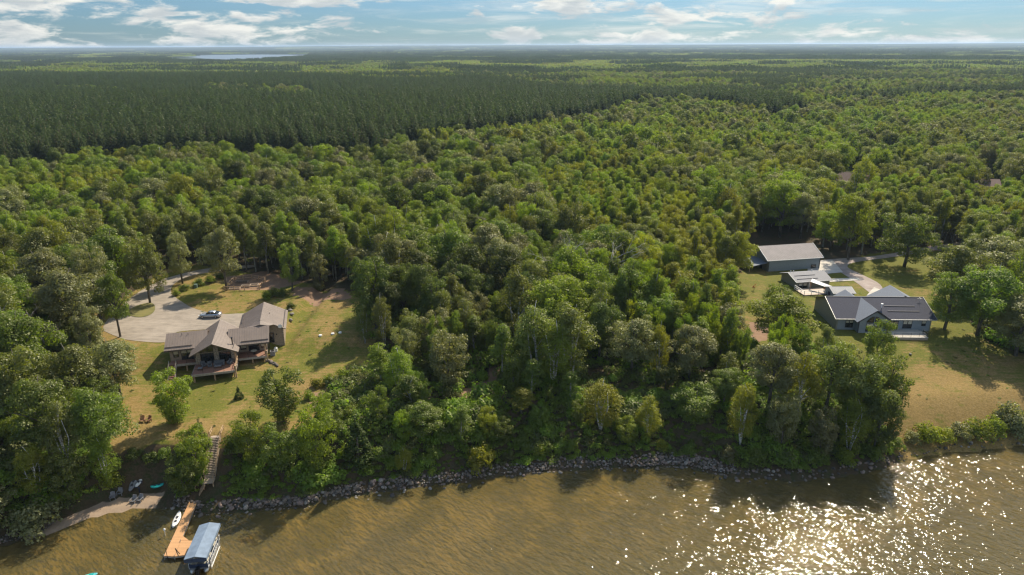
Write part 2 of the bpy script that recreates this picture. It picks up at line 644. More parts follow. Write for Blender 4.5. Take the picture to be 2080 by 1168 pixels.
def np_mesh(name, v, f, mats, smooth=False, mi=None):
    me = bpy.data.meshes.new(name)
    v = np.asarray(v, np.float32)
    f = np.asarray(f, np.int32)
    me.vertices.add(len(v))
    me.vertices.foreach_set('co', v.ravel())
    k_ = f.shape[1]
    me.loops.add(f.size)
    me.loops.foreach_set('vertex_index', f.ravel())
    me.polygons.add(len(f))
    me.polygons.foreach_set('loop_start', np.arange(0, f.size, k_, dtype=np.int32))
    me.polygons.foreach_set('loop_total', np.full(len(f), k_, np.int32))
    if smooth:
        me.polygons.foreach_set('use_smooth', np.ones(len(f), bool))
    for m in mats:
        me.materials.append(m)
    if mi is not None:
        me.polygons.foreach_set('material_index', np.asarray(mi, np.int32))
    me.update(calc_edges=True)
    me.validate()
    return me


gm = np_mesh('ground', co, fc, [ground_material()], smooth=True)
dS = shore_d(co[:, 0], co[:, 1])
lawnR = inpoly(co[:, 0], co[:, 1], LAWN_R)
lawn = (inpoly(co[:, 0], co[:, 1], LAWN_L) & (dS > 7.6)) | lawnR
soil = np.zeros(len(co), bool)
for p in SOIL:
    soil |= inpoly(co[:, 0], co[:, 1], p)
X_, Y_ = co[:, 0], co[:, 1]
beach = ((dS > -1) & (dS < 2.7) & (X_ > -69) & (X_ < -53))
# dryness: the lake-side lawns are browner, the strips by the houses greener
pxg, pyg, _ = PJ(X_, np.maximum(Y_, 30), co[:, 2])
dry = np.full(len(co), 0.35)
dry = np.where(lawnR, np.clip(0.10 + sstep(680, 820, pyg) * 0.68, 0, 1), dry)
dry = np.where(lawn & ~lawnR, 0.40 + 0.34 * sstep(820, 880, pyg) + 0.25 * sstep(330, 250, pxg) - 0.22 * (np.abs(pyg - 800) < 50) * (pxg > 380) * (pxg < 560), dry)
grassbank = (dS > 1.2) & (dS < 9) & ~beach
z1 = np.stack([lawn * 1.0, soil * 1.0, dry, np.ones(len(co))], 1).astype(np.float32)
z2 = np.stack([beach * 1.0, sstep(260, 420, Y_), sstep(-15, 35, X_) * sstep(-6, -22, dS) + 0.7 * sstep(-40, 15, X_) * sstep(-14, -24, dS), np.ones(len(co))], 1).astype(np.float32)
for nm, z in (('zone', z1), ('zone_b', z2)):
    at = gm.color_attributes.new(nm, 'FLOAT_COLOR', 'POINT')
    at.data.foreach_set('color', z.ravel())
go = bpy.data.objects.new('ground', gm)
COL.objects.link(go)
tag(go, kind='structure')


def water_material(name, lake=True):
    m, t, o = newmat(name)
    g_ = t.add('ShaderNodeNewGeometry')
    P = g_.outputs['Position']
    mp = t.add('ShaderNodeMapping', vector_type='TEXTURE')
    mp.inputs['Rotation'].default_value = (0, 0, math.radians(-33))
    mp.inputs['Scale'].default_value = (2.6, 1.0, 1)
    t.l.new(P, mp.inputs[0])
    w1 = t.noise(mp.outputs[0], 1.15, 2, 0.5, 0.4)
    w2 = t.noise(mp.outputs[0], 2.7, 1, 0.5, 0.3)
    w3 = t.noise(P, 0.35, 2, 0.6)
    gust = t.mapr(t.noise(P, 0.06, 3, 0.5), 0.3, 0.65, 0.72, 1.12)
    hgt_ = t.m('ADD', t.m('ADD', t.m('MULTIPLY', w1, 0.40), t.m('MULTIPLY', w2, 0.22)), t.m('MULTIPLY', w3, 0.4))
    hgt_ = t.m('MULTIPLY', hgt_, gust)
    bb = t.add('ShaderNodeBump')
    bb.inputs['Strength'].default_value = 1.0
    bb.inputs['Distance'].default_value = 0.54
    t.put(bb.inputs['Height'], hgt_)
    gl = t.add('ShaderNodeBsdfGlossy')
    gl.inputs['Roughness'].default_value = 0.05
    gl.inputs['Color'].default_value = (0.8, 0.8, 0.8, 1)
    t.l.new(bb.outputs[0], gl.inputs['Normal'])
    fz = t.add('ShaderNodeFresnel')
    fz.inputs[0].default_value = 1.33
    t.l.new(bb.outputs[0], fz.inputs['Normal'])
    tr = t.add('ShaderNodeBsdfTransparent')
    tr.inputs[0].default_value = (0.86, 0.76, 0.48, 1)
    df = t.add('ShaderNodeBsdfDiffuse')
    df.inputs[0].default_value = (0.160, 0.134, 0.056, 1)
    t.l.new(bb.outputs[0], df.inputs['Normal'])
    mx = t.add('ShaderNodeMixShader')
    mx.inputs[0].default_value = 0.42
    t.l.new(tr.outputs[0], mx.inputs[1])
    t.l.new(df.outputs[0], mx.inputs[2])
    mx2 = t.add('ShaderNodeMixShader')
    t.l.new(fz.outputs[0], mx2.inputs[0])
    t.l.new(mx.outputs[0], mx2.inputs[1])
    t.l.new(gl.outputs[0], mx2.inputs[2])
    t.l.new(mx2.outputs[0], o.inputs[0])
    return m


wx = np.concatenate([np.arange(-320, 421, 20)])
wv, wf = [], []
for x in wx:
    wv += [(x, -200, 0), (x, float(shore_y(x)) + 6.0, 0)]
for i in range(len(wx) - 1):
    wf.append((2 * i, 2 * i + 2, 2 * i + 3, 2 * i + 1))
wo_ = bpy.data.objects.new('water', np_mesh('water', wv, wf, [water_material('lake_water')]))
COL.objects.link(wo_)
tag(wo_, kind='structure')

# the distant lake beyond the woods
m, t, o_ = newmat('distant_water')
b_ = t.add('ShaderNodeBsdfPrincipled')
b_.inputs['Base Color'].default_value = (0.10, 0.11, 0.11, 1)
b_.inputs['Roughness'].default_value = 0.3
b_.inputs['IOR'].default_value = 1.33
t.l.new(b_.outputs[0], o_.inputs[0])
LAKES = []
for (pa, pb, y0, y1) in ((368, 650, 3350, 5600), (100, 225, 3000, 3700)):
    ta, tb = (pa - 1040) / 1478.0, (pb - 1040) / 1478.0
    ring = []
    for i in range(40):
        q = 2 * math.pi * i / 40
        yy = (y0 + y1) / 2 + (y1 - y0) / 2 * math.sin(q)
        xx = yy * ((ta + tb) / 2 + (tb - ta) / 2 * math.cos(q) * (1 + 0.1 * math.sin(3 * q)))
        ring.append((xx, yy))
    LAKES.append(ring)
    q = MB()
    q.quad(*[(a, b, 9.4) for a, b in ring])
    ob = q.build('distant_lake', m)
    tag(ob, kind='structure')


def sheet(name, poly, mat, off=0.05, step=1.2, kind='structure', label=None, cat=None):
    """a surface laid over the terrain inside a world polygon"""
    P = [Vector(p) for p in poly]
    dense = []
    for i, p in enumerate(P):
        q = P[(i + 1) % len(P)]
        n = max(1, int((q - p).length / step))
        dense += [p.lerp(q, j / n) for j in range(n)]
    n = len(dense)
    xs = [p.x for p in dense]
    ys = [p.y for p in dense]
    A, B = np.meshgrid(np.arange(min(xs), max(xs), step), np.arange(min(ys), max(ys), step))
    ins = inpoly(A, B, [(p.x, p.y) for p in dense])
    pts = dense + [Vector((float(a), float(b))) for a, b in zip(A[ins], B[ins])]
    v, e, f, *_ = delaunay_2d_cdt(pts, [(i, (i + 1) % n) for i in range(n)], [list(range(n))], 1, 1e-4)
    q = MB()
    q.v = [(p.x, p.y, hz(p.x, p.y) + off) for p in v]
    q.f = [tuple(a) for a in f]
    ob = q.build(name, mat, smooth=True)
    return tag(ob, label, cat, kind=kind)


def smooth_poly(pts, it=2):
    for _ in range(it):
        o = []
        for i, p in enumerate(pts):
            q = pts[(i + 1) % len(pts)]
            o += [(p[0] * .75 + q[0] * .25, p[1] * .75 + q[1] * .25), (p[0] * .25 + q[0] * .75, p[1] * .25 + q[1] * .75)]
        pts = o
    return pts


def gravel(name, c1, c2):
    m, t, o = newmat(name)
    g_ = t.add('ShaderNodeNewGeometry')
    P = g_.outputs['Position']
    n1, n2 = t.noise(P, 0.35, 5, 0.65), t.noise(P, 6, 3, 0.7)
    mp = t.add('ShaderNodeMapping')
    mp.inputs['Scale'].default_value = (0.25, 1.4, 1)
    mp.inputs['Rotation'].default_value = (0, 0, 0.2)
    t.l.new(P, mp.inputs[0])
    n3 = t.noise(mp.outputs[0], 1.0, 4, 0.6, 0.8)
    c = t.mix(t.mapr(n1, 0.3, 0.7), c1, c2)
    c = t.mix(t.m('MULTIPLY', n2, 0.35), c, tuple(q * 0.55 for q in c1))
    c = t.mix(t.mapr(n3, 0.42, 0.62, 0, 0.3), c, tuple(q * 1.25 for q in c2))
    b = t.add('ShaderNodeBsdfPrincipled')
    t.l.new(c, b.inputs['Base Color'])
    b.inputs['Roughness'].default_value = 0.95
    bb = t.add('ShaderNodeBump')
    bb.inputs['Strength'].default_value = 0.5
    bb.inputs['Distance'].default_value = 0.03
    t.put(bb.inputs['Height'], n2)
    t.l.new(bb.outputs[0], b.inputs['Normal'])
    t.l.new(b.outputs[0], o.inputs[0])
    return m


M_GRAVEL = gravel('gravel', (0.215, 0.180, 0.142), (0.315, 0.268, 0.215))
M_PINKDRIVE = gravel('reddish_gravel', (0.25, 0.20, 0.175), (0.36, 0.30, 0.265))
M_CONC = gravel('concrete', (0.42, 0.39, 0.34), (0.55, 0.51, 0.45))

drive = [(200, 672), (262, 610), (320, 575), (366, 562), (425, 548), (520, 540), (520, 545), (440, 555), (380, 566), (350, 582), (346, 600), (378, 624), (410, 634), (452, 640), (500, 637),
         (545, 645), (520, 680), (470, 668), (405, 672), (350, 676), (352, 695), (322, 700), (262, 697), (235, 688)]
island = [(262, 645), (258, 636), (285, 622), (312, 618), (318, 632), (308, 644), (285, 650)]
sheet('driveway', smooth_poly(gpoly(drive, 7.6)), M_GRAVEL, 0.05)
M_LAWN2 = gravel('island_grass', (0.10, 0.105, 0.022), (0.19, 0.16, 0.05))
sheet('lawn_island', smooth_poly(gpoly(island, 7.7)), M_LAWN2, 0.12)
driveR = [(1660, 532), (1690, 528), (1740, 526), (1800, 520), (1900, 500), (1990, 488), (1990, 494), (1900, 510), (1800, 527), (1730, 535), (1716, 545), (1750, 560), (1800, 585), (1775, 605), (1745, 580), (1690, 545)]
sheet('driveway', smooth_poly(gpoly(driveR, 6.5)), M_PINKDRIVE, 0.05)
sheet('concrete_pad', gpoly([(1640, 532), (1690, 530), (1712, 556), (1672, 560), (1640, 558)], 6.5), M_CONC, 0.09)
sheet('path', gpoly([(1672, 570), (1742, 567), (1748, 572), (1672, 576)], 6.5), M_CONC, 0.10)
sheet('concrete_apron', gpoly([(1760, 603), (1775, 586), (1790, 592), (1800, 604)], 6.5), M_CONC, 0.10)

# ------------------------------------------------------------------ tree models
def rdirs(n, rng):
    v = rng.normal(size=(n, 3))
    return v / np.linalg.norm(v, axis=1, keepdims=True)


def leafquads(c, nrm, s, rng, aspect=1.0):
    """leaf sprays: one small folded face per centre"""
    n = len(c)
    nrm = nrm / np.linalg.norm(nrm, axis=1, keepdims=True)
    t = np.cross(nrm, rdirs(n, rng))
    t /= np.linalg.norm(t, axis=1, keepdims=True) + 1e-9
    b = np.cross(nrm, t)
    s = np.asarray(s).reshape(-1, 1)
    j = rng.uniform(0.6, 1.0, (4, n, 1))
    v = np.stack([c + t * s * j[0], c + b * s * aspect * j[1] - nrm * s * 0.25, c - t * s * j[2], c - b * s * aspect * j[3] - nrm * s * 0.25], 1)
    return v.reshape(-1, 3)


def lobes_to_leaves(L, per, leaf, rng, up=0.35, lo=-0.45):
    """L: rows of x,y,z,r ; leaves on the outer shell of every lobe"""
    out, nr, sz = [], [], []
    for x, y, z, r in L:
        n = max(6, int(per * r * r))
        d = rdirs(int(n * 1.6), rng)
        d = d[d[:, 2] > lo][:n]
        rr = r * rng.uniform(0.62, 1.08, (len(d), 1))
        out.append(np.array([x, y, z]) + d * rr * np.array([1, 1, 0.85]))
        nr.append(d * 0.9 + np.array([0, 0, up]) + rdirs(len(d), rng) * 0.6)
        sz.append(rng.uniform(0.6, 1.25, len(d)) * leaf)
    c, nn, s = np.concatenate(out), np.concatenate(nr), np.concatenate(sz)
    return leafquads(c, nn, s, rng)


def crown_lobes(kind, rng, h, w):
    L = []
    ph = rng.uniform(0, 6.28)
    if kind == 'oak':
        zc, rz, rx = h * 0.56, h * 0.42, w * 0.5
        for i in range(66):
            d = rdirs(1, rng)[0]
            if d[2] < -0.85:
                d[2] *= -1
            q = rng.uniform(0.60, 0.84) if rng.uniform() > .2 else rng.uniform(0.8, 1.04)
            wob = 1 + 0.25 * math.sin(2 * math.atan2(d[1], d[0]) + ph) + 0.16 * math.sin(5 * math.atan2(d[1], d[0]) + 2 * ph)
            q = q * (1 + 0.14 * math.sin(4 * d[2] + ph))
            r = rng.uniform(0.075, 0.19) * w
            L.append((d[0] * rx * q * wob, d[1] * rx * q * wob, zc + d[2] * rz * q, r))
    elif kind == 'aspen':
        zc, rz, rx = h * 0.54, h * 0.45, w * 0.48
        for i in range(44):
            d = rdirs(1, rng)[0]
            if d[2] < -0.6:
                d[2] *= -1
            q = rng.uniform(0.5, 0.92)
            tap = 1.0 - 0.45 * max(0, d[2])
            L.append((d[0] * rx * q * tap, d[1] * rx * q * tap, zc + d[2] * rz * q, rng.uniform(0.12, 0.20) * w))
    elif kind == 'young':
        for i in range(70):
            d = rdirs(1, rng)[0]
            q = rng.uniform(0.55, 0.86)
            z = d[2] * 0.5 + 0.5
            rad = math.sin(math.pi * min(1, (0.10 + 0.86 * (1 - z)) ** 0.72)) ** 0.7
            a = math.atan2(d[1], d[0])
            rr = w * .5 * rad * q * (1 + .14 * math.sin(3 * a + ph))
            L.append((rr * math.cos(a), rr * math.sin(a), h * (0.08 + 0.86 * z), rng.uniform(0.09, 0.16) * w))
    elif kind == 'birch':
        zc, rz, rx = h * 0.55, h * 0.43, w * 0.5
        for i in range(50):
            d = rdirs(1, rng)[0]
            q = rng.uniform(0.55, 0.95)
            tap = 1.0 - 0.5 * max(0, d[2])
            x, y, z = d[0] * rx * q * tap, d[1] * rx * q * tap, zc + d[2] * rz * q
            r = rng.uniform(0.10, 0.17) * w
            L.append((x, y, z, r))
            L.append((x * 1.06, y * 1.06, z - r * 1.3, r * 0.75))
    elif kind == 'pine':
        for i in range(15):
            f = i / 14
            z = h * (0.40 + 0.58 * f)
            rad = w * 0.5 * (1.0 - f) ** 0.48 * (0.75 + 0.25 * min(1, f * 5))
            n = max(1, int(6 * (1 - f) + 1.5))
            a0 = rng.uniform(0, 6.3)
            for j in range(n):
                a = a0 + 6.283 * j / n + rng.uniform(-0.3, 0.3)
                q = rad * rng.uniform(0.55, 0.95)
                L.append((q * math.cos(a), q * math.sin(a), z + rng.uniform(-.3, .3), 0.17 * w * (1.15 - 0.4 * f)))
    elif kind == 'spruce':
        for i in range(20):
            f = i / 19
            z = h * (0.06 + 0.92 * f)
            rad = w * 0.5 * (1.0 - f) ** 0.9
            n = max(1, int(8 * (1 - f) + 1))
            for j in range(n):
                a = rng.uniform(0, 6.3)
                L.append((rad * 0.8 * math.cos(a), rad * 0.8 * math.sin(a), z, max(0.09 * w, 0.17 * w * (1 - f))))
    elif kind == 'bush':
        for i in range(26):
            d = rdirs(1, rng)[0]
            d[2] = abs(d[2])
            q = rng.uniform(0.4, 0.8)
            L.append((d[0] * w * .5 * q, d[1] * w * .5 * q, h * 0.12 + d[2] * h * 0.8 * q, rng.uniform(0.12, 0.2) * w))
    return np.array(L)


DIM = {'oak': (14.0, 8.6), 'aspen': (15.0, 5.0), 'birch': (14.0, 6.2), 'pine': (20.0, 5.4), 'spruce': (10.0, 4.2), 'bush': (2.6, 3.4), 'young': (9.0, 6.4)}
DET = {  # leaves per m2 of lobe, leaf size : high detail
    'oak': (150, 0.155), 'aspen': (195, 0.130), 'birch': (165, 0.115), 'pine': (75, 0.22), 'spruce': (110, 0.17), 'bush': (210, 0.105), 'young': (195, 0.130)}
BARK = {'oak': M_BARK, 'aspen': M_ABARK, 'birch': M_BBARK, 'pine': M_PBARK, 'spruce': M_BARK, 'bush': M_BARK, 'young': M_BARK}


def crown_mesh(kind, seed, lod=1.0, size=1.0):
    rng = np.random.default_rng(seed)
    h, w = DIM[kind]
    L = crown_lobes(kind, rng, h, w)
    per, leaf = DET[kind]
    v = lobes_to_leaves(L, per * lod, leaf * size, rng, up=0.35 if kind != 'pine' else 0.7, lo=-0.5 if kind != 'pine' else -0.2)
    # a few sprays deep inside so that the crown is not hollow
    n = int(500 * lod)
    z0 = 0.35 if kind != 'bush' else 0.05
    c = rdirs(n, rng) * rng.uniform(0.1, 0.6, (n, 1)) * np.array([w * .5, w * .5, h * 0.28]) + np.array([0, 0, h * (0.66 if kind != 'bush' else 0.3)])
    if kind in ('pine', 'spruce'):
        c[:, :2] *= 0.5
    v2 = leafquads(c, rdirs(n, rng), np.full(n, leaf * size * 1.3), rng)
    return np.concatenate([v, v2]), L


def trunk_mesh(kind, seed, L):
    rng = random.Random(seed)
    h, w = DIM[kind]
    q = MB()
    r0 = {'oak': 0.26, 'aspen': 0.16, 'birch': 0.17, 'pine': 0.2, 'spruce': 0.14, 'bush': 0.05, 'young': 0.13}[kind]
    if kind == 'bush':
        for i in range(5):
            l = L[rng.randrange(len(L))]
            q.tube([(0, 0, -0.3), (l[0] * .3, l[1] * .3, l[2] * .5), (l[0] * .8, l[1] * .8, l[2])], [r0, r0 * .7, r0 * .3], 5)
        return q
    bend = [(rng.uniform(-.25, .25) * i, rng.uniform(-.25, .25) * i, h * f) for i, f in enumerate((-0.04, .25, .5, .75, .95))]
    if kind in ('pine', 'spruce'):
        bend = [(0, 0, z) for _, _, z in bend]
    q.tube(bend, [r0 * 1.2, r0, r0 * .8, r0 * .5, r0 * .12], 7)
    if kind == 'birch':
        for s_ in (-1, 1):
            q.tube([(0, 0, -.4), (s_ * .5, .2, h * .2), (s_ * 1.0, .3 * s_, h * .45), (s_ * 1.3, .4, h * .75)], [r0 * .9, r0 * .75, r0 * .5, r0 * .15], 6)
    nb = {'oak': 13, 'aspen': 7, 'birch': 7, 'pine': 6, 'spruce': 0, 'young': 8}[kind]
    for i in range(nb):
        l = L[rng.randrange(len(L))]
        zb = min(h * 0.8, max(h * 0.28, l[2] * 0.62))
        q.tube([(0, 0, zb), (l[0] * .5, l[1] * .5, (zb + l[2]) / 2 + .3), (l[0], l[1], l[2])], [r0 * .5, r0 * .32, r0 * .1], 5)
    return q


PROTO = {}
NVAR = {'oak': 6, 'aspen': 5, 'birch': 4, 'pine': 4, 'spruce': 2, 'bush': 4, 'young': 5}
for kind in NVAR:
    for i in range(NVAR[kind]):
        seed = sum(map(ord, kind)) * 31 + i * 977
        v, L = crown_mesh(kind, seed)
        tk = trunk_mesh(kind, seed, L).mesh('trunk', BARK[kind])
        for p in tk.polygons:
            p.use_smooth = True
        PROTO[(kind, i)] = {'v': v, 'trunk': tk, 'mesh': {}, 'L': L}


def crown_data(kind, i, tone):
    P = PROTO[(kind, i)]
    if tone not in P['mesh']:
        mat = M_PINE if kind == 'pine' else (M_SPRUCE if kind == 'spruce' else TONES[tone])
        v = P['v']
        P['mesh'][tone] = np_mesh('crown', v, np.arange(len(v)).reshape(-1, 4), [mat])
    return P['mesh'][tone]


NAMES = {'oak': 'oak_tree', 'aspen': 'aspen_tree', 'birch': 'birch_tree', 'pine': 'pine_tree', 'spruce': 'spruce_tree', 'bush': 'shrub', 'young': 'young_tree'}
CATS = {'oak': 'oak tree', 'aspen': 'aspen tree', 'birch': 'birch tree', 'pine': 'pine tree', 'spruce': 'spruce tree', 'bush': 'shrub', 'young': 'young tree'}
rnd = random.Random(7)


def make_tree(kind, tone, x, y, h, w, label=None, group=None, rz=None, var=None, tilt=(0, 0)):
    dh, dw = DIM[kind]
    var = rnd.randrange(NVAR[kind]) if var is None else var
    e = empty(NAMES[kind], (x, y, hz(x, y) - 0.05), rnd.uniform(0, 6.28) if rz is None else rz, label, CATS[kind], group,
              (w / dw, w / dw, h / dh))
    e.rotation_euler[0], e.rotation_euler[1] = tilt
    for nm, me in (('crown', crown_data(kind, var, tone)), ('trunk', PROTO[(kind, var)]['trunk'])):
        c = bpy.data.objects.new(nm, me)
        COL.objects.link(c)
        c.parent = e
    return e


# ------------------------------------------------------------------ where the woods stand
KEEP = [  # open ground, houses and beach that no crown hides in the photograph
    [(236, 893), (246, 840), (258, 800), (244, 760), (262, 705), (240, 690), (208, 664), (270, 606), (325, 570), (366, 558), (430, 556), (470, 572), (545, 560), (578, 585), (600, 592),
     (650, 596), (710, 612), (735, 650), (730, 700), (735, 735), (700, 742), (640, 760), (622, 800), (612, 850), (520, 850), (480, 880), (452, 885),
     (448, 985), (402, 1000), (402, 1000), (424, 940), (420, 885), (330, 903), (260, 903)],
    [(1507, 545), (1530, 492), (1660, 488), (1690, 527), (1760, 520), (1885, 520), (1890, 600), (1905, 640), (1898, 690), (1950, 715), (2080, 790), (2080, 820), (2000, 848),
     (1880, 862), (1842, 790), (1856, 750), (1815, 690), (1800, 655), (1700, 655), (1660, 598), (1570, 595), (1540, 612), (1510, 612)],
    [(100, 1075), (165, 1012), (205, 992), (255, 960), (330, 978), (350, 1015), (400, 1045), (380, 1065), (100, 1090)],
    [(1703, 347), (1735, 345), (1768, 362), (1742, 372), (1706, 364)], [(1984, 357), (2030, 359), (2026, 378), (1988, 377)],
    [(60, 650), (130, 645), (125, 690), (60, 690)], [(880, 770), (985, 735), (1010, 740), (985, 800), (940, 815)]]
MEADOWS = [LAWN_L, LAWN_R]
BOXES = [  # ground taken by buildings
    ((-60, 122), 15), ((-52, 133), 9), ((79, 140), 16), ((77, 184), 13), ((76, 166), 8), ((80, 157), 6), ((86, 147), 8)]


def blocked(x, y, h, w, strict=True):
    x, y, h, w = (np.asarray(q, float) for q in (x, y, h, w))
    z = hgt(x, y)
    bad = shore_d(x, y) < 3.0
    for p in MEADOWS:
        bad |= inpoly(x, y, p)
    for (c, r) in BOXES:
        bad |= (x - c[0]) ** 2 + (y - c[1]) ** 2 < (r + w * 0.3) ** 2
    for (fx, fz) in ((0, 0), (0, .5), (0, .98), (-.3, .85), (.3, .85), (-.45, .6), (.45, .6), (-.25, .3), (.25, .3)):
        px, py, _ = PJ(x + fx * w, y, z + fz * h)
        for p in KEEP:
            bad |= inpoly(px, py, p)
    return bad


PINEPX = [(-900, 420), (-200, 345), (0, 322), (150, 300), (300, 292), (560, 290), (700, 298), (790, 288), (870, 268), (1000, 252), (1100, 235), (1200, 222), (1270, 205), (1330, 192), (1420, 197),
          (1500, 207), (1560, 222), (1640, 215), (1600, 198), (1400, 180), (1200, 172), (1080, 166), (1000, 158), (760, 160), (620, 150), (300, 148), (100, 146), (0, 150), (-900, 160)]
PINEW = [G(a, b, 22.0)[:2] for a, b in PINEPX]
STRIPW = [[G(a, b, 26.0)[:2] for a, b in ((405, 176), (640, 184), (630, 170), (520, 168), (430, 163))], [G(a, b, 26.0)[:2] for a, b in ((100, 170), (250, 176), (250, 171), (110, 165))]]


def woods_type(x, y):
    """0 oak mix, 1 aspen stand, 2 pine"""
    s = fbm(x / 46 + 3.1, y / 46, 21, 3)
    t = np.where(s > 0.17, 1, 0)
    pine = inpoly(x, y, PINEW)
    for p in STRIPW:
        pine &= ~inpoly(x, y, p)
    far = y > 1250
    s2 = fbm(x / 900, y / 420, 33, 4)
    pine = np.where(far, s2 > 0.10, pine)
    small = (y > 620) & ~pine & (fbm(x / 160, y / 60, 41, 3) > 0.32)
    # one young bright aspen plantation in the middle, aspen band at the left
    return np.where(pine | small, 2, t)


def grid(y0, y1, step, seed, margin=1.0, jit=0.42):
    rng = np.random.default_rng(seed)
    ys = np.arange(y0, y1, step)
    X, Y = [], []
    for i, yy in enumerate(ys):
        half = yy * 0.80 + 14 + 25 * margin
        xs = np.arange(-half, half, step) + (i % 2) * step * .5
        X.append(xs)
        Y.append(np.full(len(xs), yy))
    X, Y = np.concatenate(X), np.concatenate(Y)
    X = X + rng.uniform(-jit, jit, len(X)) * step
    Y = Y + rng.uniform(-jit, jit, len(Y)) * step
    return X, Y, rng


T = []   # kind, tone, x, y, h, w
TONE_NAMES = ['green', 'dark', 'bright', 'yellow', 'silver', 'olive']
YMAX = 1300


def tone_pick(kind, x, y, rng, n):
    s = fbm(x / 60, y / 60, 55, 2) + rng.normal(0, 0.24, n)
    px, py, _ = PJ(x, y, hgt(x, y) + 12)
    # patches of yellow-green crowns and of silvery oaks, as measured
    hot = np.exp(-(((px - 1430) / 150) ** 2 + ((py - 480) / 95) ** 2)) * 1.35 + np.exp(-(((px - 1250) / 260) ** 2 + ((py - 335) / 60) ** 2)) * 0.45 \
        + np.exp(-(((px - 300) / 400) ** 2 + ((py - 360) / 55) ** 2)) * 0.35 + np.exp(-(((px - 1700) / 200) ** 2 + ((py - 290) / 60) ** 2)) * 0.2 \
        - np.exp(-(((px - 600) / 260) ** 2 + ((py - 520) / 80) ** 2)) * 0.35
    silver = np.exp(-(((px - 1950) / 220) ** 2 + ((py - 440) / 130) ** 2)) * 0.5 + np.exp(-(((px - 150) / 200) ** 2 + ((py - 560) / 120) ** 2)) * 0.35
    s = s + 0.45 * np.exp(-(((px - 180) / 330) ** 2 + ((py - 440) / 110) ** 2)) + 0.3 * np.exp(-(((px - 1900) / 250) ** 2 + ((py - 380) / 90) ** 2))
    out = np.empty(n, dtype=object)
    u = rng.uniform(size=n)
    if kind == 'oak':
        out[:] = 'green'
        out[s < -0.25] = 'dark'
        out[(s > 0.25)] = 'olive'
        out[u < 0.18 + silver * 0.8 - hot * .2] = 'silver'
        out[u > 0.93 - hot * 0.6] = 'bright'
        out[u > 1.02 - hot * 0.35] = 'yellow'
    elif kind == 'aspen':
        out[:] = 'bright'
        out[s < -0.3] = 'green'
        out[s > 0.5] = 'olive'
        out[u > 0.94 - hot * 0.5] = 'yellow'
    else:
        out[:] = 'bright'
        out[s < -0.1] = 'olive'
        out[(s > 0.4) | (u > 1.0 - hot * .5)] = 'yellow'
    return out


for kind, t_id, step in (('oak', 0, 6.3), ('aspen', 1, 4.1), ('pine', 2, 4.9)):
    X, Y, rng = grid(78, YMAX, step, 100 + t_id)
    keep = woods_type(X, Y) == t_id
    # thin the far part a little; the crowns there are made wider
    X, Y = X[keep], Y[keep]
    n = len(X)
    if kind == 'oak':
        q_ = rng.uniform(size=n) ** 1.3
        h = 9.5 + 8.5 * q_ + rng.normal(0, .8, n)
        w = 5.4 + 7.2 * q_ * rng.uniform(.7, 1.1, n)
    elif kind == 'aspen':
        h = rng.uniform(10.5, 16, n) + 2.6 * fbm(X / 30, Y / 30, 77, 2)
        w = rng.uniform(4.2, 6.2, n)
    else:
        h = rng.uniform(17.0, 23.0, n) - 3 * (Y > 620)
        w = rng.uniform(4.4, 7.6, n)
    d = shore_d(X, Y)
    small = 0.52 + 0.48 * sstep(6, 26, d)
    h, w = h * small, w * (0.72 + 0.28 * small)
    b = blocked(X, Y, h, w)
    kinds = np.full(n, kind, dtype=object)
    if kind == 'oak':
        kinds[rng.uniform(size=n) < 0.20 + 0.25 * (d < 40)] = 'birch'
        kinds[(rng.uniform(size=n) < np.where(d < 30, 0.5, 0.12))] = 'young'
        kinds[(rng.uniform(size=n) < 0.045) & (Y < 260)] = 'spruce'
    if kind == 'aspen':
        kinds[(d < 32) & (rng.uniform(size=n) < .6)] = 'young'
        kinds[rng.uniform(size=n) < 0.10] = 'oak'
    tones = tone_pick(kind, X, Y, rng, n)
    tb = tone_pick('birch', X, Y, rng, n)
    for i in np.nonzero(~b)[0]:
        kk = kinds[i]
        tt = tb[i] if kk == 'birch' else ('green' if kk in ('pine', 'spruce') else tones[i])
        ww, hh = w[i], h[i]
        if kk == 'birch':
            ww *= 0.78
        if kk == 'young':
            hh, ww = hh * .78, ww * .82
        if kk == 'spruce':
            ww, hh = ww * 0.5, hh * 0.85
        if kk == 'oak' and kind == 'aspen':
            ww *= 1.5
        T.append((kk, tt, X[i], Y[i], hh, ww))

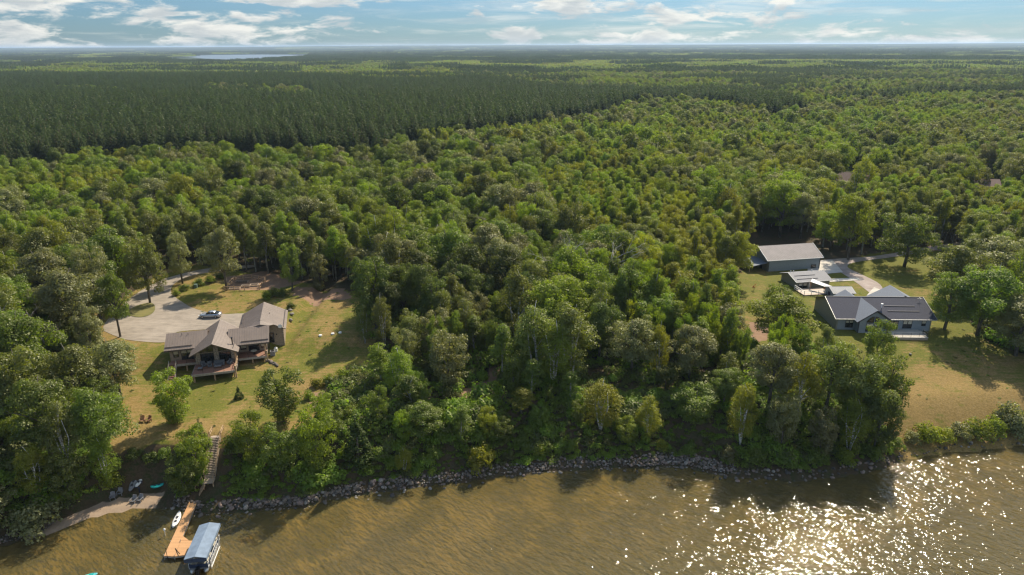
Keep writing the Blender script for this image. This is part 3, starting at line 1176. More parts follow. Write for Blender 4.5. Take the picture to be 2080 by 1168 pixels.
# trees measured one by one: px, py of the crown's top, kind, tone, height, width, words
HAND = [
    (340, 757, 'young', 'bright', 9.2, 6.8, 'young dense maple on the lawn below the brown house stairs', 6.0),
    (563, 752, 'young', 'green', 9.4, 7.4, 'rounded dark green tree at the lower right corner of the brown house lawn', 5.9),
    (482, 783, 'spruce', 'green', 2.5, 1.7, 'tiny young spruce alone on the lawn in front of the brown house deck', 6.0),
    (278, 478, 'oak', 'olive', 16.5, 8.0, 'tall tree rising from the grass island inside the gravel driveway', 7.6),
    (172, 498, 'oak', 'silver', 17, 8.2, 'tall pale oak with a bare trunk left of the gravel driveway', 7.4),
    (215, 545, 'oak', 'green', 15, 6.5, 'slim oak standing left of the driveway beside the pale oak', 7.4),
    (352, 468, 'oak', 'silver', 14, 6.5, 'greyish oak where the gravel driveway enters the woods', 7.6),
    (440, 455, 'oak', 'silver', 17, 8.6, 'large silvery oak above the garden fence', 7.6),
    (582, 488, 'oak', 'green', 13, 5.6, 'slender oak rising behind the garage hedge', 7.5),
    (644, 515, 'young', 'silver', 10, 5.2, 'small pale tree at the top edge of the brown house lawn', 7.5),
    (772, 588, 'birch', 'olive', 13, 4.6, 'thin leaning birch with a bare white trunk right of the lawn', 6.6),
    (735, 615, 'birch', 'olive', 9, 3.6, 'short thin birch beside the leaning white-trunked birch', 6.6),
    (815, 662, 'young', 'silver', 10, 4.6, 'silvery small tree between the leaning birch and the round grey tree', 6.6),
    (805, 698, 'birch', 'bright', 10, 6.0, 'bright yellow-green birch right of the lawn shrubs', 6.4),
    (908, 672, 'young', 'silver', 11.5, 7.4, 'round grey-green tree left of the reddish bare path', 6.3),
    (1090, 602, 'birch', 'olive', 16.5, 9.5, 'huge spreading birch crown with white trunks, the left of the middle pair', 6.3),
    (1160, 606, 'birch', 'olive', 16.5, 9.5, 'huge spreading birch crown with white trunks, the right of the middle pair', 6.3),
    (1128, 640, 'birch', 'bright', 14, 8.0, 'white-trunked birch in front of the two huge birches', 6.3),
    (1225, 762, 'birch', 'yellow', 10.5, 6.8, 'glowing yellow-green birch above the middle of the rocky shore', 5.8),
    (1322, 800, 'birch', 'yellow', 8, 4.6, 'small yellow-green birch next to the glowing one above the shore', 5.6),
    (1345, 645, 'birch', 'yellow', 12, 4.2, 'narrow yellow-green tree between the two silvery oaks', 6.3),
    (1290, 640, 'oak', 'silver', 12, 8.5, 'broad silvery oak in the middle of the shore woods', 6.3),
    (1410, 655, 'oak', 'silver', 12, 7.5, 'silvery oak left of the gap toward the dark house', 6.3),
    (1490, 615, 'oak', 'silver', 11, 7.0, 'pale oak at the left end of the bare tan clearing', 6.3),
    (1600, 592, 'oak', 'bright', 12.5, 12.5, 'large dense oak just left of the dark-roofed house', 6.4),
    (1585, 578, 'young', 'green', 8, 6.5, 'low oak half hiding the white-railed deck', 6.4),
    (1685, 655, 'birch', 'olive', 9, 4.4, 'thin olive tree touching the left gable of the dark house', 6.3),
    (1725, 690, 'birch', 'yellow', 7.5, 4.6, 'yellow-green young tree in front of the arched windows', 6.2),
    (1797, 655, 'young', 'green', 10, 6.0, 'dark green tree covering the deck end of the dark house', 6.2),
    (1640, 705, 'birch', 'yellow', 13.5, 7.0, 'tall yellow-green tree in the right shore grove', 6.0),
    (1700, 690, 'oak', 'olive', 13.5, 8.2, 'twiggy olive oak in the middle of the right shore grove', 6.0),
    (1765, 715, 'oak', 'olive', 14, 8.0, 'big olive oak at the upper right of the shore grove', 5.5),
    (1815, 720, 'oak', 'green', 14.5, 8.0, 'tall dark tree at the lawn edge of the right shore grove', 5.0),
    (1800, 790, 'young', 'dark', 12, 7.0, 'very dark tree at the right corner of the shore grove', 4.0),
    (1745, 800, 'birch', 'bright', 11, 6.0, 'bright birch inside the right shore grove', 4.0),
    (1580, 690, 'oak', 'silver', 12.5, 8.5, 'grey-green oak at the left of the right shore grove', 6.0),
    (1520, 770, 'birch', 'yellow', 12, 5.0, 'narrow yellow-green tree standing over the shore rocks at right', 5.0),
    (1600, 800, 'young', 'silver', 10, 5.6, 'pale leaved tree low in the right shore grove', 4.0),
    (1680, 830, 'young', 'silver', 9, 5.2, 'pale shrubby tree near the water in the right grove', 3.0),
    (1858, 430, 'oak', 'green', 15.5, 13.0, 'spreading oak standing on the lawn behind the dark house', 6.5),
    (1745, 394, 'oak', 'bright', 19, 10.5, 'tall bright-topped tree behind the big grey barn', 6.6),
    (1960, 488, 'oak', 'olive', 15, 12.0, 'wide oak right of the dark house, the upper of the lawn oaks', 6.5),
    (2040, 478, 'oak', 'silver', 15, 13.0, 'wide silvery oak at the right edge above the lawn', 6.5),
    (1945, 548, 'oak', 'green', 13.5, 9.5, 'oak casting its shadow beside the dark house corner', 6.4),
    (2020, 535, 'oak', 'green', 16, 12.0, 'large dark oak over the shaded right lawn', 6.4),
    (2095, 600, 'oak', 'silver', 13, 11.0, 'oak cut by the right edge of the photo above the lawn', 6.4),
    (1440, 425, 'oak', 'yellow', 15, 8.0, 'yellow-green tree left of and behind the grey barn', 6.6),
    (1480, 520, 'birch', 'yellow', 11, 7.5, 'yellow-green tree left of the barn lawn', 6.5),
    (1390, 545, 'birch', 'yellow', 13, 9.5, 'broad yellow-green tree one crown left of the barn lawn', 6.5),
    (52, 1004, 'bush', 'silver', 6.0, 7.4, 'big pale willow-like bush hanging over the water at lower left', 2.0),
    (220, 952, 'bush', 'yellow', 3.2, 4.0, 'round yellow-green bush behind the beach chairs', 2.0),
    (385, 868, 'young', 'bright', 8.5, 6.0, 'leafy tree on the bank just left of the wooden stairs', 3.2),
    (360, 935, 'young', 'green', 6.5, 5.0, 'dark leafy tree at the foot of the bank left of the dock', 1.6),
    (402, 848, 'spruce', 'green', 5.5, 2.6, 'small pointed spruce left of the top of the wooden stairs', 5.2),
    (500, 842, 'young', 'bright', 8.5, 5.5, 'leafy tree right of the wooden stairs', 4.5),
    (470, 872, 'bush', 'dark', 4.5, 4.6, 'dark bush touching the right side of the wooden stairs', 4.0),
    (560, 865, 'young', 'green', 8, 6.5, 'dark green tree below the rounded lawn tree', 4.5),
    (632, 828, 'young', 'bright', 11, 6.2, 'smooth bright column-shaped tree above the left rocks', 4.8),
    (720, 838, 'spruce', 'bright', 9, 5.2, 'light green pointed fir above the left rocks', 4.8),
    (818, 905, 'birch', 'yellow', 5.0, 3.0, 'small glowing birch sapling just above the shore rocks', 1.8),
    (975, 888, 'bush', 'yellow', 5.6, 5.0, 'bright bush above the shore rocks under the reddish path', 2.0),
    (15, 700, 'oak', 'olive', 15, 10, 'oak cut by the left edge of the photo beside the dead tree', 6.6),
    (130, 690, 'oak', 'olive', 14, 9.5, 'wide olive tree left of the brown house lawn', 6.4),
    (215, 680, 'oak', 'silver', 13, 8.5, 'pale tree reaching over the lawn edge at left', 6.4),
    (60, 760, 'oak', 'green', 14, 9, 'dark oak in the left shore woods above the leaning birch', 6.0),
    (180, 780, 'oak', 'green', 13, 8, 'shadowed oak left of the two wooden lawn chairs', 6.0),
    (110, 830, 'birch', 'olive', 12, 6, 'pale birch between the dark oaks of the left shore woods', 5.4),
    (195, 880, 'birch', 'bright', 9, 4.4, 'bright young birch on the bank above the beach', 4.0),
    (50, 900, 'birch', 'yellow', 9, 5.0, 'yellow-green birch above the big pale bush', 3.0),
    (120, 920, 'young', 'olive', 8, 5.5, 'low olive tree on the bank left of the beach', 3.0),
]
placed = []
for px, py, kd, tn, h, w, words, gz in HAND:
    for _ in range(14):
        x, y, _z = G(px, py, gz + h)
        gz = gz * .6 + hz(x, y) * .4
    d = float(shore_d(x, y))
    if d < 1.6:
        y += (1.8 - d)
    placed.append((x, y, w))
    make_tree(kd, tn, x, y, h, w, words, None)
# shrubs of the lawn edge and the hedge, measured too
BUSH = [(640, 762, 3.0, 'yellow'), (668, 755, 3.4, 'bright'), (696, 744, 3.8, 'bright'), (722, 742, 3.6, 'yellow'), (655, 795, 3.0, 'bright'), (690, 790, 3.8, 'green'), (722, 775, 4.0, 'bright'),
        (705, 820, 3.8, 'bright'), (740, 800, 4.4, 'green'), (625, 790, 2.6, 'bright'), (540, 586, 3.4, 'bright'), (556, 580, 3.6, 'green'), (572, 582, 3.2, 'dark'), (590, 610, 2.6, 'dark'),
        (1890, 855, 5.4, 'bright'), (1920, 862, 4.2, 'yellow'), (1960, 852, 4.8, 'silver'), (1995, 846, 5.4, 'bright'), (2030, 838, 5.2, 'bright'), (2060, 812, 6.4, 'silver'), (2085, 830, 6.4, 'silver'),
        (355, 585, 2.6, 'bright'), (372, 572, 3.0, 'green'), (400, 560, 3.4, 'green'), (425, 556, 3.2, 'bright'), (445, 552, 2.6, 'green'), (225, 790, 3.2, 'green'), (235, 822, 3.0, 'bright'),
        (700, 900, 3.2, 'bright'), (760, 900, 3.4, 'green'), (880, 905, 3.2, 'green'), (1060, 880, 3.6, 'green'), (1095, 895, 3.4, 'bright'), (1160, 890, 3.0, 'green'), (1345, 890, 2.6, 'yellow'), (1400, 895, 3.6, 'green'),
        (1480, 900, 3.6, 'silver'), (1540, 905, 4.2, 'green'), (1600, 912, 4.0, 'green'), (1660, 905, 4.4, 'green'), (1720, 900, 4.4, 'bright'), (1775, 895, 4.0, 'green'), (1820, 880, 3.6, 'green'),
        (1855, 870, 3.4, 'silver'), (20, 985, 4.2, 'green'), (110, 985, 3.6, 'bright'), (150, 965, 3.4, 'green'), (270, 905, 3.0, 'dark'), (300, 912, 3.2, 'dark'), (330, 905, 2.8, 'green')]


ONES = 'zero one two three four five six seven eight nine ten eleven twelve thirteen fourteen fifteen sixteen seventeen eighteen nineteen'.split()
TENS = 'x x twenty thirty forty fifty sixty seventy eighty ninety'.split()


def num(v):
    v = max(0, min(100, int(round(v))))
    if v == 100:
        return 'hundred'
    return ONES[v] if v < 20 else TENS[v // 10] + ('-' + ONES[v % 10] if v % 10 else '')


def place_words(px, py):
    def side(v):
        return '%d%%' % round(v)
    return num(px / 20.8) + ' percent across, ' + num(py / 11.68) + ' percent down'


for px, py, w, tn in BUSH:
    g = 6.0 if py < 860 else 3.0
    for _ in range(14):
        x, y, _z = G(px, py, g + w * 0.75)
        g = g * .6 + hz(x, y) * .4
    if float(shore_d(x, y)) < 1.2:
        y += 1.4 - float(shore_d(x, y))
    where = 'on lawn edge' if 600 < px < 760 and py < 850 else ('by the garage' if 500 < px < 600 and py < 640 else
            ('below right lawn' if px > 1870 else ('beside driveway' if px < 460 and py < 600 else 'on wooded bank')))
    make_tree('bush', tn, x, y, w * 0.75, w, 'leafy shrub ' + where + ', ' + place_words(px, py), 'shrubs along lawns and banks')
    placed.append((x, y, w * 0.6))

PL = np.array(placed)
TX = np.array([t[2] for t in T])
TY = np.array([t[3] for t in T])
TW = np.array([t[5] for t in T])
free = np.ones(len(T), bool)
for x, y, w in placed:
    free &= (TX - x) ** 2 + (TY - y) ** 2 > (0.36 * (w + TW)) ** 2
T = [t for t, f_ in zip(T, free) if f_]

# nearest trees as individuals, the rest of each kind as one mass
LIM = {'oak': 225, 'aspen': 290, 'birch': 225, 'pine': 290, 'spruce': 40, 'young': 280}
POSW = {'green': 'mid green', 'dark': 'dark green', 'bright': 'fresh green', 'yellow': 'yellow-green', 'silver': 'greyish green', 'olive': 'olive green'}


def region(px, py, kd):
    if kd == 'pine':
        return 'edging the pine plantation'
    if py > 700:
        return 'in shore woods'
    if px < 700:
        return 'behind brown house' if py < 640 else 'left of brown house'
    if px > 1400:
        return 'behind grey barn'
    return 'between the houses'


rest = []
by = {}
for t in T:
    z = hz(t[2], t[3])
    px, py, zc = PJ(t[2], t[3], z + t[4] * .8)
    inside = -30 < px < 2110 and -20 < py < 1180
    by.setdefault(t[0], []).append((t[4] * t[5] / zc ** 2 if inside else 0, px, py, t))
for kd, L_ in by.items():
    L_.sort(key=lambda q: -q[0])
    for i, (s_, px, py, t) in enumerate(L_):
        if i < LIM[kd] and s_ > 0:
            lb = ('tall ' if t[4] > {'oak': 15, 'aspen': 14.2, 'birch': 14, 'pine': 20.8, 'spruce': 10, 'young': 9}[kd] else 'low ') + (POSW[t[1]] + ' ' if kd not in ('pine', 'spruce') else 'dark ') + CATS[kd] + ' ' + region(px, py, kd) + ', ' + place_words(px, py)
            make_tree(t[0], t[1], t[2], t[3], t[4], t[5], lb, {'oak': 'oaks of the mixed woods', 'aspen': 'aspens of the woods', 'birch': 'birches of the woods', 'pine': 'plantation pines',
                                                                'spruce': 'spruces among the woods', 'young': 'young leafy trees of the woods'}[kd])
        else:
            rest.append(t)

# ------------------------------------------------------------------ masses: instances on points
SRC = {}


def src_collection(name, meshes):
    c = bpy.data.collections.new(name)
    for i, me in enumerate(meshes):
        o = bpy.data.objects.new('%s_%02d' % (name, i), me)
        c.objects.link(o)
    return c


def scatter(name, pts, col, label, cat):
    """pts rows: x,y,z,rot,sxy,sz,idx"""
    pts = np.asarray(pts, np.float32)
    me = bpy.data.meshes.new(name)
    me.vertices.add(len(pts))
    me.vertices.foreach_set('co', np.ascontiguousarray(pts[:, :3]).ravel())
    for nm, tp, dat in (('rot', 'FLOAT_VECTOR', np.stack([pts[:, 3] * 0, pts[:, 3] * 0, pts[:, 3]], 1)), ('scl', 'FLOAT_VECTOR', np.stack([pts[:, 4], pts[:, 4], pts[:, 5]], 1))):
        a = me.attributes.new(nm, tp, 'POINT')
        a.data.foreach_set('vector', np.ascontiguousarray(dat, np.float32).ravel())
    a = me.attributes.new('idx', 'INT', 'POINT')
    a.data.foreach_set('value', pts[:, 6].astype(np.int32))
    ob = bpy.data.objects.new(name, me)
    COL.objects.link(ob)
    ng = bpy.data.node_groups.new(name, 'GeometryNodeTree')
    ng.interface.new_socket('Geometry', in_out='INPUT', socket_type='NodeSocketGeometry')
    ng.interface.new_socket('Geometry', in_out='OUTPUT', socket_type='NodeSocketGeometry')
    gi, gout = ng.nodes.new('NodeGroupInput'), ng.nodes.new('NodeGroupOutput')
    mp = ng.nodes.new('GeometryNodeMeshToPoints')
    ip = ng.nodes.new('GeometryNodeInstanceOnPoints')
    ci = ng.nodes.new('GeometryNodeCollectionInfo')
    ci.inputs['Collection'].default_value = col
    ci.inputs['Separate Children'].default_value = True
    ci.inputs['Reset Children'].default_value = True
    ip.inputs['Pick Instance'].default_value = True

    def attr(nm, dt):
        n = ng.nodes.new('GeometryNodeInputNamedAttribute')
        n.data_type = dt
        n.inputs['Name'].default_value = nm
        return n.outputs[0]
    er = ng.nodes.new('FunctionNodeEulerToRotation')
    ng.links.new(attr('rot', 'FLOAT_VECTOR'), er.inputs[0])
    ng.links.new(er.outputs[0], ip.inputs['Rotation'])
    ng.links.new(attr('scl', 'FLOAT_VECTOR'), ip.inputs['Scale'])
    ng.links.new(attr('idx', 'INT'), ip.inputs['Instance Index'])
    ng.links.new(gi.outputs[0], mp.inputs[0])
    ng.links.new(mp.outputs[0], ip.inputs['Points'])
    ng.links.new(ci.outputs[0], ip.inputs['Instance'])
    ng.links.new(ip.outputs[0], gout.inputs[0])
    md = ob.modifiers.new('scatter', 'NODES')
    md.node_group = ng
    return tag(ob, label, cat, kind='stuff')


def joined(kind, i, tone, lod, size):
    """one mesh: crown and trunk"""
    seed = sum(map(ord, kind)) * 31 + i * 977
    v, L = crown_mesh(kind, seed, lod, size)
    f = np.arange(len(v)).reshape(-1, 4)
    h, w = DIM[kind]
    r = 0.2
    tv = np.array([(r * math.cos(a), r * math.sin(a), z) for z in (-0.5, h * .75) for a in (0, 1.57, 3.14, 4.71)])
    tf = np.array([(j, (j + 1) % 4, 4 + (j + 1) % 4, 4 + j) for j in range(4)]) + len(v)
    mat = M_PINE if kind == 'pine' else (M_SPRUCE if kind == 'spruce' else TONES[tone])
    return np_mesh('tree', np.concatenate([v, tv]), np.concatenate([f, tf]), [mat, BARK[kind]], mi=[0] * len(f) + [1] * 4)


SLOT = {}
meshes = []
for kd in ('oak', 'aspen', 'birch', 'young', 'spruce'):
    for tn in (TONE_NAMES if kd != 'spruce' else ['green']):
        for i in range(2):
            for lod in (0, 1):
                SLOT[(kd, tn, i, lod)] = len(meshes)
                meshes.append(joined(kd, i + lod, tn, (0.8, 0.26)[lod], (1.12, 1.75)[lod]))
C_BROAD = src_collection('woodland_source', meshes)
pm = []
for i in range(3):
    for lod in (0, 1):
        SLOT[('pine', i, lod)] = len(pm)
        pm.append(joined('pine', i, 'green', (0.8, 0.3)[lod], (1.1, 1.65)[lod]))
C_PINE = src_collection('pinewood_source', pm)
rb, rp = [], []
for t in rest:
    kd, tn, x, y, h, w = t
    dh, dw = DIM[kd]
    lod = 0 if y < 330 else 1
    row = [x, y, 0, rnd.uniform(0, 6.28), w / dw, h / dh]
    if kd == 'pine':
        rp.append(row + [SLOT[('pine', rnd.randrange(3), lod)]])
    else:
        if kd == 'spruce':
            tn = 'green'
        rb.append(row + [SLOT[(kd, tn, rnd.randrange(2), lod)]])
rb, rp = np.array(rb), np.array(rp)
rb[:, 2] = hgt(rb[:, 0], rb[:, 1])
rp[:, 2] = hgt(rp[:, 0], rp[:, 1])
print('individual limits', {a: len(b) for a, b in by.items()}, 'mass', len(rb), len(rp))
scatter('broadleaf_forest', rb, C_BROAD, 'mixed green broadleaf forest stretching away behind both houses', 'forest')
scatter('pine_forest', rp, C_PINE, 'dark pine forest covering the middle distance beyond the broadleaf woods', 'forest')


# far woods in patches of many small trees
def patch(size, n, kind, seed, leaf, quads, tones, h0):
    rng = np.random.default_rng(seed)
    V, MI = [], []
    for i in range(n):
        x, y = rng.uniform(-size / 2, size / 2, 2)
        h = h0 * rng.uniform(0.82, 1.12)
        w = rng.uniform(0.75, 1.3) * (5.2 if kind == 'pine' else 8.0) * (size / 60) ** 0.55
        d = rdirs(quads, rng)
        d[:, 2] = np.abs(d[:, 2])
        if kind == 'pine':
            z = rng.uniform(0.35, 1.0, quads)
            rad = w * .5 * (1.02 - z) ** 0.7
            a = rng.uniform(0, 6.28, quads)
            c = np.stack([x + rad * np.cos(a), y + rad * np.sin(a), z * h], 1)
            nn = np.stack([np.cos(a), np.sin(a), np.full(quads, 0.8)], 1) + rdirs(quads, rng) * .4
        else:
            c = np.array([x, y, h * 0.62]) + d * np.array([w * .5, w * .5, h * .38]) * rng.uniform(.75, 1, (quads, 1))
            nn = d + rdirs(quads, rng) * .5
        V.append(leafquads(c, nn, rng.uniform(.7, 1.2, quads) * leaf, rng))
        MI += [rng.integers(len(tones))] * quads
    v = np.concatenate(V)
    return np_mesh('patch', v, np.arange(len(v)).reshape(-1, 4), tones, mi=MI)


bt = [TONES[q] for q in ('green', 'bright', 'olive', 'green', 'dark')]
bt2 = [TONES[q] for q in ('bright', 'yellow', 'bright', 'olive')]
fm = [patch(60, 85, 'oak', 1, 1.15, 34, bt, 14), patch(60, 85, 'oak', 2, 1.15, 34, bt2, 13), patch(60, 130, 'pine', 3, 1.0, 30, [M_PINE], 18), patch(60, 130, 'pine', 4, 1.0, 30, [M_PINE], 17),
      patch(160, 150, 'oak', 5, 3.0, 22, bt, 14), patch(160, 150, 'oak', 6, 3.0, 22, bt2, 14), patch(160, 190, 'pine', 7, 2.8, 22, [M_PINE], 18)]
C_FAR = src_collection('far_woods_source', fm)


def lake_mask(x, y, grow=0):
    m_ = np.zeros(np.shape(x), bool)
    for r in LAKES:
        m_ |= inpoly(x, y, r)
        cx, cy = np.mean(r, 0)
        # the near bank stays low enough to see the water over
        m_ |= inpoly(x, y, [(a * 0.84, b - 950) for a, b in r])
    return m_


rows = []
for (y0, y1, st, kinds) in ((YMAX + 25, 4200, 56, 0), (4200, 17000, 150, 1)):
    X, Y, rng = grid(y0, y1, st, 900 + kinds, 3, 0.2)
    wt = woods_type(X, Y)
    tb = fbm(X / 500, Y / 260, 61, 3)
    ok = ~lake_mask(X, Y)
    Z = hgt(X, Y)
    for x, y, z, w_, b_, o_ in zip(X, Y, Z, wt, tb, ok):
        if not o_:
            continue
        if kinds == 0:
            ix = (2 + rng.integers(2)) if w_ == 2 else (1 if b_ > -0.1 else 0)
        else:
            ix = 6 if w_ == 2 else (5 if b_ > -0.05 else 4)
        rows.append((x, y, z, rng.integers(4) * math.pi / 2, 1.05, rng.uniform(.85, 1.12), ix))
print('far patches', len(rows))
scatter('distant_forest', rows, C_FAR, 'far flat forest of dark and light bands reaching to the horizon', 'forest')

# undergrowth of the bank and the forest edge
um = []
for i in range(5):
    rng = np.random.default_rng(500 + i)
    Lb = []
    for j in range(7):
        a, q = rng.uniform(0, 6.28), rng.uniform(0, .8)
        Lb.append((q * math.cos(a), q * math.sin(a), rng.uniform(.15, .5), rng.uniform(.25, .5)))
    v = lobes_to_leaves(Lb, 240, 0.10, rng, .6, -.2)
    um.append(np_mesh('clump', v, np.arange(len(v)).reshape(-1, 4), [M_UNDER if i < 3 else M_HEATH]))
C_UND = src_collection('undergrowth_source', um)
X, Y, rng = grid(70, 150, 0.9, 321, 0.2, 0.5)
d = shore_d(X, Y)
ok = (d > 1.5) & (rng.uniform(size=len(X)) < np.where(d < 13, 1.0, 0.42))
for p in MEADOWS + SOIL:
    ok &= ~inpoly(X, Y, p)
for (c, r) in BOXES:
    ok &= (X - c[0]) ** 2 + (Y - c[1]) ** 2 > (r * .7) ** 2
zz = hgt(X, Y)
pxu, pyu, _ = PJ(X, Y, zz + .5)
ok &= ~inpoly(pxu, pyu, [(405, 870), (455, 870), (452, 990), (418, 1010), (400, 1050), (375, 1050), (395, 990), (420, 960)])
ok &= ~((X > -79) & (X < -51) & (d < 4.2)) & ~((X > -63) & (X < -51) & (d < 6.2))
gb = (fbm(X / 5, Y / 5, 71, 3) + 0.9)
s = np.clip(gb, .4, 1.7) * np.where(d < 13, 1.55 - .5 * (d < 3), 1.9) * rng.uniform(.7, 1.3, len(X))
pick = np.where(d < 13, rng.integers(0, 4, len(X)), rng.integers(1, 5, len(X)))
ur = np.stack([X, Y, zz - .08, rng.uniform(0, 6.28, len(X)), s, s * rng.uniform(.6, 1.4, len(X)), pick], 1)[ok & (np.abs(pxu - 1040) < 1100)]
print('undergrowth', len(ur), (shore_d(ur[:, 0], ur[:, 1]) < 13).sum(), ur[:, 2].min(), ur[:, 2].max())
X, Y, rng = grid(84, 160, 1.3, 77, 0.2, 0.5)
ok = inpoly(X, Y, LAWN_L) | inpoly(X, Y, LAWN_R)
ok &= (rng.uniform(size=len(X)) < 0.10 + 0.25 * (fbm(X / 7, Y / 7, 91, 2) > .25)) & (shore_d(X, Y) > 8)
for (c, r) in BOXES:
    ok &= (X - c[0]) ** 2 + (Y - c[1]) ** 2 > (r * .8) ** 2
s = rng.uniform(.12, .34, len(X))
tuft = np.stack([X, Y, hgt(X, Y) - .03, rng.uniform(0, 6.28, len(X)), s * 1.5, s * .8, rng.integers(0, 5, len(X))], 1)[ok]
dpx, dpy, _ = PJ(tuft[:, 0], tuft[:, 1], tuft[:, 2])
tuft = tuft[~inpoly(dpx, dpy, drive) & ~inpoly(dpx, dpy, driveR)]
ur = np.concatenate([ur, tuft])
scatter('undergrowth', ur, C_UND, 'bright green weeds and low brush covering the bank above the rocks', 'undergrowth')

# dead trees with pale bare limbs
def dead_tree(x, y, h, lean, label, seed):
    rg = random.Random(seed)
    e = empty('dead_tree', (x, y, hz(x, y)), 0, label, 'dead tree')
    q, br = MB(), MB()
    top = Vector((lean[0] * h, lean[1] * h, h))
    q.tube([(0, 0, -.3), top * .35, top * .7, top], [.2, .17, .12, .04], 7)

    def limb(p, dr, l, r, n):
        end = p + dr * l
        mid = (p + end) / 2 + Vector((rg.uniform(-.2, .2), rg.uniform(-.2, .2), rg.uniform(0, .3))) * l * .4
        br.tube([p, mid, end], [r, r * .7, r * .25], 5)
        if n:
            for _ in range(3):
                d2 = (dr + Vector((rg.uniform(-.8, .8), rg.uniform(-.8, .8), rg.uniform(-.2, .7)))).normalized()
                limb(mid.lerp(end, rg.random()), d2, l * .62, r * .55, n - 1)
    for i in range(9):
        a = rg.uniform(0, 6.28)
        limb(top * rg.uniform(.3, .95), Vector((math.cos(a), math.sin(a), rg.uniform(.1, .8))).normalized(), h * .36, .1, 2)
    q.build('trunk', M_DEAD, e, True)
    br.build('branches', M_DEAD, e, True)


for px, py, g, h, ln, lb in ((95, 712, 6.6, 7.5, (-.3, 0), 'pale dead tree with many bare forked limbs at the left edge'), (52, 700, 6.6, 5.5, (-.7, .1), 'fallen leaning dead tree beside the bare forked one at left'),
                         (1225, 640, 6.4, 15.0, (.1, 0), 'bare grey dead tree rising among crowns between the houses'), (1165, 640, 6.4, 13.0, (-.3, 0), 'leaning bare dead tree left of the upright dead one between the houses'),
                         (862, 800, 6.2, 3.5, (-1.3, -.2), 'pale fallen log among the trees left of the bare soil')):
    x, y, _ = G(px, py, g)
    dead_tree(x, y, h, ln, lb, px)
# leaning white birch stem at the left shore
for px, py, lb in ((46, 908, 'bare leaning white birch stem in the left shore woods'),):
    x, y, _ = G(px, py, 4.0)
    q = MB()
    q.tube([(0, 0, -.5), (-.7, .2, 3.2), (-1.6, .3, 6.2)], [.16, .14, .09], 8)
    tag(q.build('leaning_birch', M_BBARK, None, True, (x, y, hz(x, y))), lb, 'birch tree')

# ------------------------------------------------------------------ building materials
def metalroof(name, color, rough=0.42):
    return plain(name, color, rough + .15, 0.0, 0.06, 0.6, 0.0, 0.35)


M_TAUPE = metalroof('taupe_metal', (0.200, 0.158, 0.130))
M_TAUPE_D = plain('dark_taupe_trim', (0.085, 0.068, 0.058), 0.5)
M_STUCCO = plain('tan_siding', (0.30, 0.235, 0.175), 0.8, var=0.12)
M_STONE = plain('tan_stone', (0.30, 0.25, 0.19), 0.9, var=0.35, scale=4, bump=0.6)
M_DECK = planks('deck_boards', (0.27, 0.135, 0.085), 1, 0.14)
M_DECKX = planks('red_stair_boards', (0.33, 0.155, 0.10), 1, 0.28)
M_FASCIA = plain('grey_fascia_board', (0.34, 0.30, 0.255), 0.7)
M_POST = plain('warm_timber', (0.40, 0.27, 0.16), 0.7, var=0.2)
M_GREYWOOD = planks('weathered_boards', (0.42, 0.33, 0.25), 1, 0.3)
M_GLASS = plain('window_glass', (0.015, 0.018, 0.018), 0.06, 0.0, 0.3, 0.8, 0, 0.9)
M_BLACK = plain('black_metal', (0.012, 0.012, 0.013), 0.4)
M_DARKFRAME = plain('dark_frame', (0.018, 0.02, 0.028), 0.45)
M_WHITE = plain('white_paint', (0.72, 0.71, 0.68), 0.5, var=0.05)
M_CREAM = plain('cream_blind', (0.50, 0.46, 0.36), 0.7)
M_ALU = plain('galvanised_metal', (0.50, 0.50, 0.49), 0.35, 0.7)
M_SLATE = plain('slate_shingles', (0.056, 0.058, 0.078), 0.85, 0, 0.18, 9.0, 0.4, 0.2)
M_SLATE_L = plain('grey_blue_shingles', (0.15, 0.17, 0.205), 0.75, 0, 0.15, 9.0, 0.4)
M_RIB = plain('dark_ridge_strip', (0.035, 0.035, 0.045), 0.6)
M_BLUEGREY = planks('blue_grey_siding', (0.27, 0.31, 0.34), 2, 0.16, 0.7, 0.06)
M_OLIVESIDE = planks('olive_siding', (0.25, 0.24, 0.19), 2, 0.16, 0.7, 0.06)
M_BARNSIDE = planks('grey_steel_siding', (0.27, 0.31, 0.33), 0, 0.3, 0.5, 0.06)
M_BARNGABLE = planks('grey_green_siding', (0.24, 0.24, 0.20), 1, 0.3, 0.5, 0.06)
M_BARNROOF = metalroof('grey_mauve_metal', (0.235, 0.205, 0.20), 0.5)
M_SHEDROOF = plain('grey_shingles', (0.185, 0.185, 0.20), 0.7, 0, 0.15, 8, 0.3)
M_PALEROOF = metalroof('pale_metal', (0.27, 0.27, 0.275), 0.5)
M_RUST = plain('reddish_shingles', (0.22, 0.14, 0.11), 0.8, 0, 0.15, 6, 0.3)
M_CUSH = plain('grey_cushion', (0.10, 0.105, 0.115), 0.9)
M_GREYPL = plain('grey_plastic', (0.20, 0.20, 0.21), 0.6)
M_CEDAR = planks('orange_cedar_boards', (0.56, 0.31, 0.14), 1, 0.2, 0.65, 0.25)
M_TEAL = plain('teal_plastic', (0.02, 0.33, 0.31), 0.35)
M_LTEAL = plain('pale_teal_plastic', (0.10, 0.42, 0.42), 0.35)
M_NAVY = plain('navy_paint', (0.02, 0.035, 0.075), 0.35)
M_CANVAS = plain('blue_grey_canvas', (0.17, 0.225, 0.30), 0.75, var=0.1, scale=1.0)
M_CANVAS_D = plain('navy_canvas', (0.035, 0.05, 0.085), 0.8)
M_ORANGE = plain('orange_leaves', (0.45, 0.12, 0.02), 0.7)
M_STONEG = [plain('boulder_%s' % n, c, 0.85, 0, 0.25, 3.0, 0.5) for n, c in (('grey', (0.150, 0.124, 0.100)), ('pink', (0.225, 0.165, 0.135)), ('dark', (0.080, 0.070, 0.062)), ('pale', (0.27, 0.24, 0.205)))]


